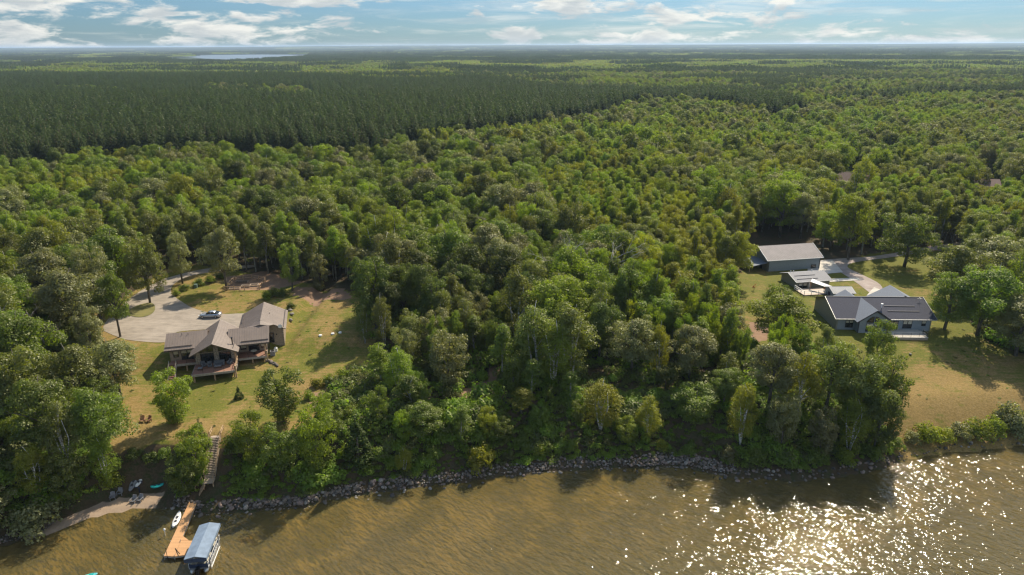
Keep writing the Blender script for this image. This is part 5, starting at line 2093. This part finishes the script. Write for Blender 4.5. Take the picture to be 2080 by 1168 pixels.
# ------------------------------------------------------------------ stairs down the bank, dock, boat lift
tp = P3(438, 888, 6.2)
bt_ = P3(427, 970, 2.5)
tp.z = hz(tp.x, tp.y) + .25
e = empty('bank_stairs', (bt_.x, bt_.y, 0), 0, 'long weathered wooden staircase with handrails going down the bank', 'stairs')
dv = Vector((tp.x - bt_.x, tp.y - bt_.y, 0))
e.rotation_euler[2] = math.atan2(-dv.x, dv.y)
run = dv.length
z0, z1 = 2.5, tp.z
q = MB()
N_ = 24
for i in range(N_):
    f = (i + .5) / N_
    q.box(-.72, .72, run * f - .14, run * f + .14, z0 + (z1 - z0) * f - .03, z0 + (z1 - z0) * f + .03)
q.build('treads', M_GREYWOOD, e)
q = MB()
for s_ in (-.76, .76):
    q.bar((s_, 0, z0 - .12), (s_, run, z1 - .12), .07, .3)
q.build('stringer', M_FASCIA, e)
q = MB()
q.box(-.8, .8, run, run + 1.4, z1 - .08, z1)
q.build('top_landing', M_GREYWOOD, e)
q = MB()
q.box(-.8, .8, -1.5, 0, z0 - .1, z0 - .02)
q.build('bottom_landing', M_GREYWOOD, e)
for s_ in (-.82, .82):
    railing(e, [(s_, 0, z0), (s_, run, z1), (s_, run + 1.9, z1)], 0, 1.0, M_POST, 1.5, .08, 2)
railing(e, [(.82, -1.4, z0), (.82, 0, z0)], 0, 1.0, M_POST, 1.5, .08, 1)
q = MB()
for s_ in (-.7, .7):
    q.box(s_ - .07, s_ + .07, -1.4, -1.26, -.2, z0 - .1)
    q.box(s_ - .07, s_ + .07, run * .5 - .07, run * .5 + .07, (z0 + z1) / 2 - 1.6, (z0 + z1) / 2 - .2)
q.build('support_post', M_POST, e)
# small ramp from the landing to the dock
bl = local(e, -.5, -1.4, z0 - .15)
rt = P3(404, 1003, .95)
q = MB()
q.bar(Vector(bl), rt, 1.2, .08)
q.bar(Vector(bl) + Vector((-.5, .5, .95)), rt + Vector((-.6, .3, .95)), .06).bar(Vector(bl) + Vector((-.5, .5, 0)), Vector(bl) + Vector((-.5, .5, .95)), .06).bar(rt + Vector((-.6, .3, -.3)), rt + Vector((-.6, .3, .95)), .06)
tag(q.build('ramp', M_POST, None), 'short timber ramp joining the bank stairs to the dock', 'ramp')

DZ = .62
dk = empty('dock', (0, 0, 0), 0, 'long orange-brown plank dock with an L-shaped end platform', 'dock')
A, B_, C_, D_ = [P3(*q_, DZ) for q_ in ((389, 1010), (404, 1009), (354, 1130), (333, 1129))]
E_, F_ = P3(385, 1126, DZ), P3(394, 1098, DZ)
K_ = P3(367, 1098, DZ)


def slab(poly, z0, z1):
    return MB().prism([(p.x, p.y, z0) for p in poly], [(p.x, p.y, z1) for p in poly])


slab([A, B_, C_, D_], DZ - .1, DZ).build('walkway', M_CEDAR, dk)
slab([K_ + Vector((.03, 0, 0)), F_, E_, C_ + Vector((.04, 0, 0))], DZ - .1, DZ - .01).build('platform', M_CEDAR, dk)
slab([P3(371, 1088, DZ), P3(384, 1097.5, DZ), P3(367.5, 1097.5, DZ)], DZ - .1, DZ - .02).build('corner_brace', M_CEDAR, dk)
q = MB()
for a, b in ((A, D_), (B_, C_), (D_, C_), (C_, E_)):
    q.bar(a + Vector((0, 0, -.2)), b + Vector((0, 0, -.2)), .06, .2)
q.build('frame', M_ALU, dk)
q = MB()
for f in (.3, .55, .78, 1):
    for a, b in ((A, D_), (B_, C_)):
        p = a.lerp(b, f)
        q.tube([(p.x, p.y, -1.6), (p.x, p.y, DZ + .18)], [.05, .05], 8)
for p in (E_, F_, K_):
    q.tube([(p.x, p.y, -1.6), (p.x, p.y, DZ + .18)], [.05, .05], 8)
q.build('pile', M_ALU, dk)
q = MB()
p = D_.lerp(C_, .35)
q.tube([(p.x, p.y - .1, -1.4), (p.x, p.y - .1, DZ + 1.5)], [.035, .035], 7)
p = P3(356, 1114, DZ)
p2 = P3(365, 1125, DZ + .2)
q.tube([p, p2], [.05, .05], 6)
q.build('mooring_pole', M_BLACK, dk)
for px, py, lb in ((332, 1077, 'white mooring marker on a pole left of the dock'),):
    p = P3(px, py, .9)
    q = MB()
    q.tube([(0, 0, -2.5), (.15, 0, 0)], [.04, .04], 6).tube([(.15, 0, -.05), (.15, 0, .15), (.15, 0, .3)], [.12, .17, .06], 8)
    tag(q.build('mooring_marker', M_WHITE, None, loc=tuple(p)), lb, 'marker')

# boat lift with canopy
CZ = 2.9
BL = P3(403, 1067, CZ)
BR = P3(449, 1063, CZ)
FLp = P3(372, 1137, CZ)
FRp = P3(420, 1133, CZ)
ax_y = ((BL + BR) / 2 - (FLp + FRp) / 2)
Ln = ax_y.length
wd = ((BR - BL).length + (FRp - FLp).length) / 2 * .94
ctr = (BL + BR + FLp + FRp) / 4
rzc = math.atan2(-ax_y.x, ax_y.y)
print('canopy', Ln, wd)
e = empty('boat_lift', (ctr.x, ctr.y, 0), rzc, 'boat lift with a long blue-grey canvas canopy beside the dock', 'boat lift')
hw, hl = wd / 2, Ln / 2
q = MB()
rings = []
nn_ = 13
for i in range(nn_):
    f = i / (nn_ - 1)
    y = -hl + 2 * hl * f
    sag = -.035 * (i % 2)
    rings.append([(-hw, y, CZ - .45), (-hw, y, CZ + sag * .3), (-hw * .5, y, CZ + .18 + sag), (0, y, CZ + .34), (hw * .5, y, CZ + .18 + sag), (hw, y, CZ + sag * .3), (hw, y, CZ - .45),
                  (hw - .03, y, CZ - .45), (hw - .03, y, CZ - .04), (0, y, CZ + .28), (-hw + .03, y, CZ - .04), (-hw + .03, y, CZ - .45)])
q.loft(rings)
q.build('canopy', M_CANVAS, e)
q = MB()
for s_ in (-1, 1):
    q.prism([(-hw - .01, s_ * hl, CZ - .55), (hw + .01, s_ * hl, CZ - .55), (hw + .01, s_ * (hl + .03), CZ - .55), (-hw - .01, s_ * (hl + .03), CZ - .55)],
            [(-hw - .01, s_ * hl, CZ + .0), (hw + .01, s_ * hl, CZ + .0), (hw + .01, s_ * (hl + .03), CZ + .0), (-hw - .01, s_ * (hl + .03), CZ + .0)])
q.build('end_skirt', M_CANVAS_D, e)
for sx in (-1, 1):
    for sy in (-.62, .62):
        q = MB()
        q.box(sx * (hw - .12) - .06, sx * (hw - .12) + .06, sy * hl - .06, sy * hl + .06, -1.9, CZ - .1)
        q.build('lift_post', M_ALU, e)
q = MB()
for sx in (-1, 1):
    q.bar((sx * (hw - .12), -hl * .95, CZ - .5), (sx * (hw - .12), hl * .95, CZ - .5), .07)
    q.bar((sx * (hw - .12), -hl * .62, .15), (sx * (hw - .12), hl * .62, .15), .12)
    for i in range(8):
        a = -hl * .62 + i * hl * 1.24 / 8
        q.bar((sx * (hw - .1), a, .2), (sx * (hw - .1), a + hl * .155, 1.5 if i % 2 else .9), .035)
q.build('frame', M_WHITE, e)
# the pontoon boat under it
e = empty('pontoon_boat', (ctr.x, ctr.y, .35), rzc, 'pontoon boat with white rails stored under the blue canopy', 'boat')
for sx in (-.85, .85):
    q = MB()
    q.tube([(sx, -hl * .92, .1), (sx, -hl * .85, .1), (sx, hl * .75, .1), (sx, hl * .92, .3)], [.1, .3, .3, .06], 12)
    q.build('pontoon', M_ALU, e, True)
q = MB()
q.box(-1.2, 1.2, -hl * .84, hl * .84, .42, .5)
q.build('deck', M_GREYPL, e)
q = MB()
for sx in (-1.17, 1.17):
    q.box(sx - .02, sx + .02, -hl * .8, hl * .8, .62, 1.12)
q.box(-1.17, 1.17, -hl * .82, -hl * .8, .62, 1.1)
q.build('side_panel', M_NAVY, e)
q = MB()
for sx in (-1.2, 1.2):
    for hh in (.56, 1.18):
        q.bar((sx, -hl * .82, hh), (sx, hl * .82, hh), .05)
    for i in range(9):
        y = -hl * .8 + i * hl * .2
        q.bar((sx, y, .5), (sx, y, 1.2), .05)
q.build('rail', M_WHITE, e)
for (x0, x1, y0, y1) in ((-1.05, -.45, -hl * .75, -hl * .2), (.45, 1.05, -hl * .75, -hl * .2), (.45, 1.05, hl * .2, hl * .7), (-1.05, -.45, hl * .3, hl * .7)):
    q = MB()
    q.box(x0, x1, y0, y1, .5, .85)
    q.box(x0 if x0 < 0 else x1 - .15, x0 + .15 if x0 < 0 else x1, y0, y1, .85, 1.15)
    q.build('bench', M_CREAM, e)
q = MB()
q.box(-.22, .22, -hl - .25, -hl * .88, .1, .95).box(-.08, .08, -hl - .12, -hl * .9, -.7, .1)
q.build('outboard_motor', M_BLACK, e)
# thin cable and marker pole to the right of the lift
for px, py, lb in ((918, 1105, 'small round dark weed clump on the lake bed'), (1020, 1118, 'faint dark weed clump on the lake bed')):
    pass

# ------------------------------------------------------------------ the dark-roofed house on the right
RO = (68.86, 135.41)
RH = empty('house', (RO[0], RO[1], 0), math.radians(-2.5), 'grey-blue house with a dark shingle roof and a tall gable of arched windows', 'house')
g0 = 5.9
q = MB()
q.prism([(1.3, .7, g0), (20.6, .7, g0), (20.6, 13.0, g0), (1.3, 13.0, g0)], [(1.3, .7, 9.66), (20.6, .7, 9.66), (20.6, 13.0, 9.66), (1.3, 13.0, 9.66)])
q.build('wall', M_BLUEGREY, RH)
q = MB()
for x0, x1 in ((.98, 1.3), (20.6, 20.9)):
    q.prism([(x0, .7, g0), (x1, .7, g0), (x1, 13.0, g0), (x0, 13.0, g0)], [(x0, .7, 9.7), (x1, .7, 9.7), (x1, 13.0, 9.7), (x0, 13.0, 9.7)])
    q.prism([(x0, .7, 9.7), (x1, .7, 9.7), (x1, 13.0, 9.7), (x0, 13.0, 9.7)], [(x0, 6.7, 11.95), (x1, 6.7, 11.95), (x1, 6.9, 11.95), (x0, 6.9, 11.95)])
    q.build('end_gable_wall', M_OLIVESIDE, RH)
    q = MB()
q = MB()
gable_x(q, 0.35, 21.6, 0.0, 6.8, 13.7, 9.6, 12.2)
q.build('main_roof', M_SLATE, RH)
q = MB()
q.bar((12.1, 3.95, 11.16), (18.6, 3.95, 11.16), .16, .09).bar((12.2, 2.4, 10.57), (18.9, 2.4, 10.57), .16, .09).bar((.35, 6.8, 12.24), (21.6, 6.8, 12.24), .22, .07)
q.build('roof_strip', M_RIB, RH)
q = MB()   # eave gutter, rake trim
q.box(.35, 4.6, -.08, .0, 9.42, 9.6).box(12.0, 21.6, -.08, .0, 9.42, 9.6)
q.bar((.33, 0, 9.62), (.33, 6.8, 12.22), .06, .16).bar((21.62, 0, 9.62), (21.62, 6.8, 12.22), .06, .16)
q.build('white_trim', M_ALU, RH)
q = MB()   # projecting gable bay
bx0, bx1, bm_, by = 5.0, 11.2, 8.1, -.9
q.prism(pent(bx0, bx1, bm_, by, g0, 9.75, 11.75), pent(bx0, bx1, bm_, 6.0, g0, 9.75, 11.75))
q.build('gable_bay', M_BLUEGREY, RH)
q = MB()
gable_y(q, 4.3, bm_, 11.9, -1.6, 6.6, 9.45, 12.15, .14)
q.build('gable_bay_roof', M_SLATE_L, RH)
q = MB()
q.bar((4.28, -1.63, 9.42), (bm_, -1.63, 12.12), .08, .22).bar((11.92, -1.63, 9.42), (bm_, -1.63, 12.12), .08, .22)
q.bar((bx0, by - .03, g0), (bx0, by - .03, 9.6), .14).bar((bx1, by - .03, g0), (bx1, by - .03, 9.6), .14)
q.build('dark_trim', M_RIB, RH)
for s_ in (-1, 1):
    X = [bm_ + s_ * .16, bm_ + s_ * 1.55]
    zb = 9.2
    ring_f, ring_b = [], []
    for i in range(8):
        f = i / 7
        xx = X[0] + (X[1] - X[0]) * f
        zz_ = zb + 1.35 * math.cos(f * 1.45) ** .8 + .0
        ring_f.append((xx, by - .05, zz_))
    q = MB()
    poly = [(X[0], by - .05, zb)] + ring_f + [(X[1], by - .05, zb)]
    poly = [poly[0]] + ring_f + [poly[-1]]
    q.prism([(a, b + .03, c) for a, b, c in poly], poly)
    fo = MB()
    for a, b in zip(poly, poly[1:] + poly[:1]):
        if (Vector(a) - Vector(b)).length > .02:
            fo.bar((a[0], a[1] - .03, a[2]), (b[0], b[1] - .03, b[2]), .07)
    fob = fo.build('arched_window', M_DARKFRAME, RH)
    q.build('pane', M_GLASS, fob)
    x_l = min(X) - .02
    window(RH, x_l, by - .01, 7.15, 1.43, 1.85, mull=1, blind=.35)
window(RH, 2.9, .69, 7.35, 1.6, 1.7, mull=1, blind=.35)
window(RH, 15.0, .69, 7.3, 1.9, 1.85, mull=1, blind=.45)
window(RH, 18.9, .69, 7.9, .9, 1.2, mull=0, blind=.5)
window(RH, 12.2, .69, 6.75, 1.8, 2.2, mull=1, name='glass_door')
q = MB()   # rear gables
gable_y(q, 12.9, 17.9, 22.9, 6.95, 14.2, 9.7, 12.5, .14)
q.build('garage_roof', M_SLATE_L, RH)
q = MB()
q.prism(pent(13.6, 22.2, 17.9, 7.0, g0, 9.7, 12.2), pent(13.6, 22.2, 17.9, 13.7, g0, 9.7, 12.2))
q.build('garage_wall', M_BLUEGREY, RH)
q = MB()
gable_y(q, 4.6, 7.3, 10.0, 6.5, 12.9, 10.0, 11.75, .14)
q.build('rear_gable_roof', M_SLATE_L, RH)
q = MB()
q.tube([(11.3, 3.4, 10.8), (11.3, 3.4, 11.7)], [.07, .07], 8).tube([(11.3, 3.4, 11.7), (11.3, 3.4, 11.9)], [.24, .24], 10)
q.build('chimney_pipe', M_WHITE, RH)
q = MB()
q.tube([(20.3, 5.6, 11.7), (20.3, 5.6, 12.5)], [.03, .03], 6).bar((19.8, 5.6, 12.3), (20.8, 5.6, 12.3), .05).bar((20.3, 5.3, 12.5), (20.3, 5.9, 12.5), .05)
q.build('antenna', M_ALU, RH)
q = MB()
q.box(11.4, 18.3, -3.6, .65, g0, 6.95)
q.build('terrace_base', M_GREYWOOD, RH)
q = MB()
q.box(11.35, 18.36, -3.68, .66, 6.952, 7.06)
q.build('terrace_floor', M_CONC, RH)
railing(RH, [(11.4, -3.5, 7.06), (18.2, -3.5, 7.06), (18.2, -1.6, 7.06)], 0, .95, M_BLACK, 1.7, .05, 2, fill=True)
q = MB()
for i in range(5):
    q.box(18.4 + i * .35, 18.75 + i * .35, -1.4, .2, g0, 7.0 - i * .16)
q.build('steps', M_CONC, RH)
railing(RH, [(18.3, -1.5, 7.06), (20.2, -1.5, 6.45)], 0, .95, M_BLACK, 1.0, .05, 2)

# ------------------------------------------------------------------ grey barn with lean-to
BN = empty('barn', (69.4, 176.0, 0), math.radians(10.5), 'big grey steel barn with a pale ribbed roof at the edge of the woods', 'barn')
g1 = 5.9
q = MB()
q.box(.25, 15.5, .3, 10.8, g1, 10.0)
q.build('wall', M_BARNSIDE, BN)
q = MB()
for x0, x1 in ((0.0, .25), (15.5, 15.7)):
    q.prism([(x0, .3, g1), (x1, .3, g1), (x1, 10.8, g1), (x0, 10.8, g1)], [(x0, .3, 10.0), (x1, .3, 10.0), (x1, 10.8, 10.0), (x0, 10.8, 10.0)])
    q.prism([(x0, .3, 10.0), (x1, .3, 10.0), (x1, 10.8, 10.0), (x0, 10.8, 10.0)], [(x0, 5.45, 12.35), (x1, 5.45, 12.35), (x1, 5.65, 12.35), (x0, 5.65, 12.35)])
q.build('end_wall', M_BARNGABLE, BN)
q = MB()
gable_x(q, -.5, 16.2, -.2, 5.55, 11.3, 9.98, 12.55, .14, rib=.05)
q.build('roof', M_BARNROOF, BN)
q = MB()
q.bar((-.52, -.22, 9.95), (-.52, 5.55, 12.54), .08, .2).bar((-.52, -.24, 9.95), (16.2, -.24, 9.95), .08, .16).bar((16.22, -.22, 9.95), (16.22, 5.55, 12.54), .08, .2)
q.build('edge_trim', M_WHITE, BN)
q = MB()
for x in (.25, 15.5):
    q.box(x - .08, x + .08, .22, .3, g1, 9.85)
q.build('corner_trim', M_RIB, BN)
window(BN, 13.0, .28, 7.0, 1.5, 1.0, mull=0)
q = MB()
q.box(-.06, -.005, 3.0, 4.2, g1 + .3, g1 + 2.5)
q.build('door', M_BLACK, BN)
q = MB()
slope_roof(q, (-5.2, .6, 8.35), (-5.2, 7.4, 8.35), (-.02, 7.4, 9.2), (-.02, .6, 9.2), .12)
q.build('lean_to_roof', M_SLATE_L, BN)
for y in (.9, 4.0, 7.1):
    q = MB()
    q.box(-5.0, -4.84, y - .08, y + .08, g1, 8.24)
    q.build('lean_to_post', M_POST, BN)
# long low building beside the barn
SB = empty('outbuilding', (71.4, 162.0, 0), math.radians(9.5), 'low grey-roofed cottage between the big barn and the dark-roofed house', 'outbuilding')
q = MB()
q.box(.5, 9.6, .5, 7.6, g1, 8.62)
for x0, x1 in ((.42, .5), (9.6, 9.68)):
    q.prism([(x0, .5, 8.6), (x1, .5, 8.6), (x1, 7.6, 8.6), (x0, 7.6, 8.6)], [(x0, 4.0, 9.7), (x1, 4.0, 9.7), (x1, 4.1, 9.7), (x0, 4.1, 9.7)])
q.build('wall', M_OLIVESIDE, SB)
q = MB()
gable_x(q, 0, 10.1, 0, 4.05, 8.1, 8.6, 9.85, .13)
q.build('roof', M_SHEDROOF, SB)
q = MB()
q.bar((.9, 2.6, 9.46), (6.6, 2.6, 9.46), .13, .08).bar((.9, 1.2, 9.03), (6.6, 1.2, 9.03), .13, .08)
q.build('roof_strip', M_RIB, SB)
q = MB()
q.bar((-.02, 0, 8.6), (-.02, 4.05, 9.85), .06, .14).bar((0, -.03, 8.56), (10.1, -.03, 8.56), .06, .12)
q.build('edge_trim', M_WHITE, SB)
window(SB, 1.1, .48, 6.7, 1.1, 1.5, mull=0, blind=.5)
window(SB, 2.3, .48, 6.7, 1.1, 1.5, mull=0, blind=.5)
q = MB()
q.box(3.9, 4.5, .42, .495, 6.5, 8.4)
q.build('door', M_WHITE, SB)
for px, lb in ((1596, 'left of two white vent caps behind the cottage roof'), (1602, 'right of two white vent caps behind the cottage roof')):
    pass
q = MB()
for x in (.3, 1.1, 6.2):
    q.tube([(x + 1.0, 5.0, 9.4), (x + 1.0, 5.0, 10.1)], [.08, .08], 8)
q.build('vent_pipe', M_WHITE, SB)
# pale-roofed shed
PS = empty('shed', (77.3, 154.2, 0), math.radians(0.5), 'small shed with a pale metal roof behind the dark-roofed house', 'shed')
q = MB()
q.box(.3, 5.3, .35, 5.0, g1, 8.4)
for x0, x1 in ((.22, .3), (5.3, 5.38)):
    q.prism([(x0, .35, 8.4), (x1, .35, 8.4), (x1, 5.0, 8.4), (x0, 5.0, 8.4)], [(x0, 2.65, 9.1), (x1, 2.65, 9.1), (x1, 2.75, 9.1), (x0, 2.75, 9.1)])
q.build('wall', M_BLUEGREY, PS)
q = MB()
gable_x(q, 0, 5.6, 0, 2.7, 5.4, 8.4, 9.25, .12, rib=.04)
q.build('roof', M_PALEROOF, PS)
q = MB()
q.box(.16, .21, 2.0, 3.0, g1, 8.0)
q.build('door', M_RIB, PS)
# railed deck with a pale awning
DKR = empty('garden_deck', (71.6, 157.0, 0), math.radians(8), 'raised timber deck with pale railings in front of the low cottage', 'deck')
q = MB()
q.box(0, 7.2, 0, 4.7, 6.9, 7.05)
q.build('deck_floor', M_GREYWOOD, DKR)
railing(DKR, [(0, 4.5, 7.05), (0, .05, 7.05), (5.6, .05, 7.05)], 0, 1.0, M_WHITE, 1.6, .1, 2)
q = MB()
for x in (.2, 2.6, 5.0, 7.0):
    q.box(x - .07, x + .07, .1, .24, g1, 6.9)
q.build('deck_post', M_POST, DKR)
AW = empty('awning', (0, 0, 0), 0, 'pale sloping awning roof on posts between cottage and shed', 'awning')
a1, a2, a3, a4 = P3(1650, 566, 9.3), P3(1647, 572, 9.0), P3(1677, 582.5, 8.6), P3(1691, 581.5, 8.9)
q = MB()
q.prism([p - Vector((0, 0, .08)) for p in (a1, a2, a3, a4)], [a1, a2, a3, a4])
q.build('canvas', M_CREAM if False else M_WHITE, AW)
for p in (a2, a3, a4, a1):
    q = MB()
    q.box(p.x - .07, p.x + .07, p.y + .02, p.y + .16, 6.0, p.z - .1)
    q.build('post', M_POST, AW)
e = empty('garden_chair', (*P3(1677, 590, 7.1)[:2], 7.06), 2.0, 'reddish wooden chair on the deck beside the pale awning', 'chair')
q = MB()
q.box(-.35, .35, -.35, .3, .3, .38)
q.build('seat', M_CHAIRW, e)
q = MB()
q.box(-.35, .35, .3, .38, .38, 1.1)
q.build('backrest', M_CHAIRW, e)
for sx in (-.3, .3):
    for sy in (-.3, .3):
        q = MB()
        q.box(sx - .03, sx + .03, sy - .03, sy + .03, 0, .3)
        q.build('leg', M_CHAIRW, e)
# orange-leaved sapling on the lawn behind
x, y, _ = G(1531, 592, 6.5)
rng = np.random.default_rng(5)
v = lobes_to_leaves([(0, 0, 1.0, .5), (.15, 0, 1.5, .4), (-.1, .1, .7, .45)], 150, .11, rng)
e = empty('sapling', (x, y, hz(x, y)), 0, 'small orange-leaved sapling on the lawn left of the low cottage', 'sapling')
c = bpy.data.objects.new('crown', np_mesh('crown', v, np.arange(len(v)).reshape(-1, 4), [M_ORANGE]))
COL.objects.link(c)
c.parent = e
MB().tube([(0, 0, -.1), (0, 0, 1.0)], [.06, .03], 6).build('trunk', M_BARK, e)

# far roofs among the trees, and two small roofs at the left edge
def roofed(name, px, py, zr, w, l, rz, mroof, label, eave=1.3, wall=M_STUCCO):
    x, y, _ = G(px, py, zr)
    e = empty(name, (x, y, 0), rz, label, 'house' if w > 8 else 'shed')
    g = hz(x, y)
    q = MB()
    q.box(-w / 2 + .4, w / 2 - .4, -l / 2 + .4, l / 2 - .4, g - .3, zr - eave)
    q.build('wall', wall, e)
    q = MB()
    gable_x(q, -w / 2, w / 2, -l / 2, 0, l / 2, zr - eave, zr, .14)
    q.build('roof', mroof, e)
    window(e, -w / 4, -l / 2 + .38, g + .9, 1.0, 1.0, mull=1)


roofed('house', 1735, 351, 15.4, 12, 9, math.radians(-32), M_RUST, 'brown-roofed house half hidden in the woods beyond the grey barn', 3.2)
roofed('house', 2004, 363, 16.0, 9, 8, math.radians(-15), M_RUST, 'reddish roof glimpsed through trees near the right edge', 2.6)
roofed('shed', 95, 661, 9.8, 4.6, 4.2, math.radians(20), M_RUST, 'small brown-roofed shed among the trees at the left edge', 1.2)
roofed('shed', 182, 708, 9.3, 3.8, 3.0, math.radians(60), M_SHEDROOF, 'small grey shed roof showing through the trees left of the driveway', .8)

# ------------------------------------------------------------------ rocks along the shore
rg = random.Random(11)
ROCKS = []


def shore_at(x, off):
    return float(shore_y(x)) + off


x = SH[2, 0]
allr = []
for x0, x1, n, wd_, s0, s1 in ((-80, -66.5, 260, 2.2, .10, .30), (-51.2, 4, 1300, 1.9, .10, .30), (4, 36, 900, 2.2, .10, .28), (-44, -16, 80, 1.7, .26, .50), (22, 34, 200, 2.4, .16, .36), (36, 62, 110, 1.4, .15, .38), (62, 110, 130, 1.5, .12, .32), (-84, -74, 30, 1.5, .15, .35)):
    for i in range(n):
        xx = rg.uniform(x0, x1)
        o_ = rg.uniform(-.35, wd_) if n > 100 or x0 < -60 else rg.uniform(.2, wd_)
        s = s0 + (s1 - s0) * rg.random() ** 2.2
        allr.append((s, xx, shore_at(xx, o_)))
for i in range(70):
    xx = rg.uniform(-52, 45)
    allr.append((rg.uniform(.15, .4), xx, shore_at(xx, rg.uniform(-1.6, -.2))))
allr.sort(key=lambda q_: -q_[0])
nr = 0
mass = []
for s, xx, yy in allr:
    z = hz(xx, yy) + s * .30
    px, py, _ = PJ(xx, yy, z)
    k_ = rg.randrange(9)
    if 405 < px < 420 and 1000 < py:
        pass
    if nr < 285 and -5 < px < 2085:
        rock(xx, yy, z + .05, s, k_, '%s %s boulder edging the shore, %s' % ('big' if s > .42 else 'middling', RC[k_], place_words(px, py)), 'boulders of the shore edging', rg)
        nr += 1
    else:
        mass.append((s, xx, yy, z, k_))
q = []
V, Fa, MI = [], [], []
off = 0
for s, xx, yy, z, k_ in mass:
    me = ROCKM[k_]
    v = np.empty(len(me.vertices) * 3, np.float32)
    me.vertices.foreach_get('co', v)
    v = v.reshape(-1, 3)
    a = rg.uniform(0, 6.28)
    R_ = np.array([[math.cos(a), -math.sin(a), 0], [math.sin(a), math.cos(a), 0], [0, 0, 1]])
    v = (v * [rg.uniform(.8, 1.2), rg.uniform(.8, 1.2), rg.uniform(.8, 1.2)] * s) @ R_.T + [xx, yy, z]
    f = np.empty(len(me.loops), np.int32)
    me.loops.foreach_get('vertex_index', f)
    V.append(v)
    Fa.append(f.reshape(-1, 3) + off)
    MI += [(0, 1, 0, 2, 0, 3, 1, 2, 0)[k_]] * (len(f) // 3)
    off += len(v)
ob = bpy.data.objects.new('shore_rubble', np_mesh('shore_rubble', np.concatenate(V), np.concatenate(Fa), M_STONEG, True, MI))
COL.objects.link(ob)
tag(ob, 'small grey and pinkish stones filling in between the shore boulders', 'stones', kind='stuff')

# ------------------------------------------------------------------ haze
HZ = MB()
HZ.box(-23000, 23000, -500, 31000, -4, 92)
m, t, o_ = newmat('thin_haze')
pv = t.add('ShaderNodeVolumePrincipled')
pv.inputs['Color'].default_value = (0.60, 0.78, 1.0, 1)
pv.inputs['Density'].default_value = 0.00006
pv.inputs['Anisotropy'].default_value = 0.2
t.l.new(pv.outputs[0], o_.inputs['Volume'])
tag(HZ.build('haze', m), 'thin blue haze over the far woods', 'haze', kind='stuff')
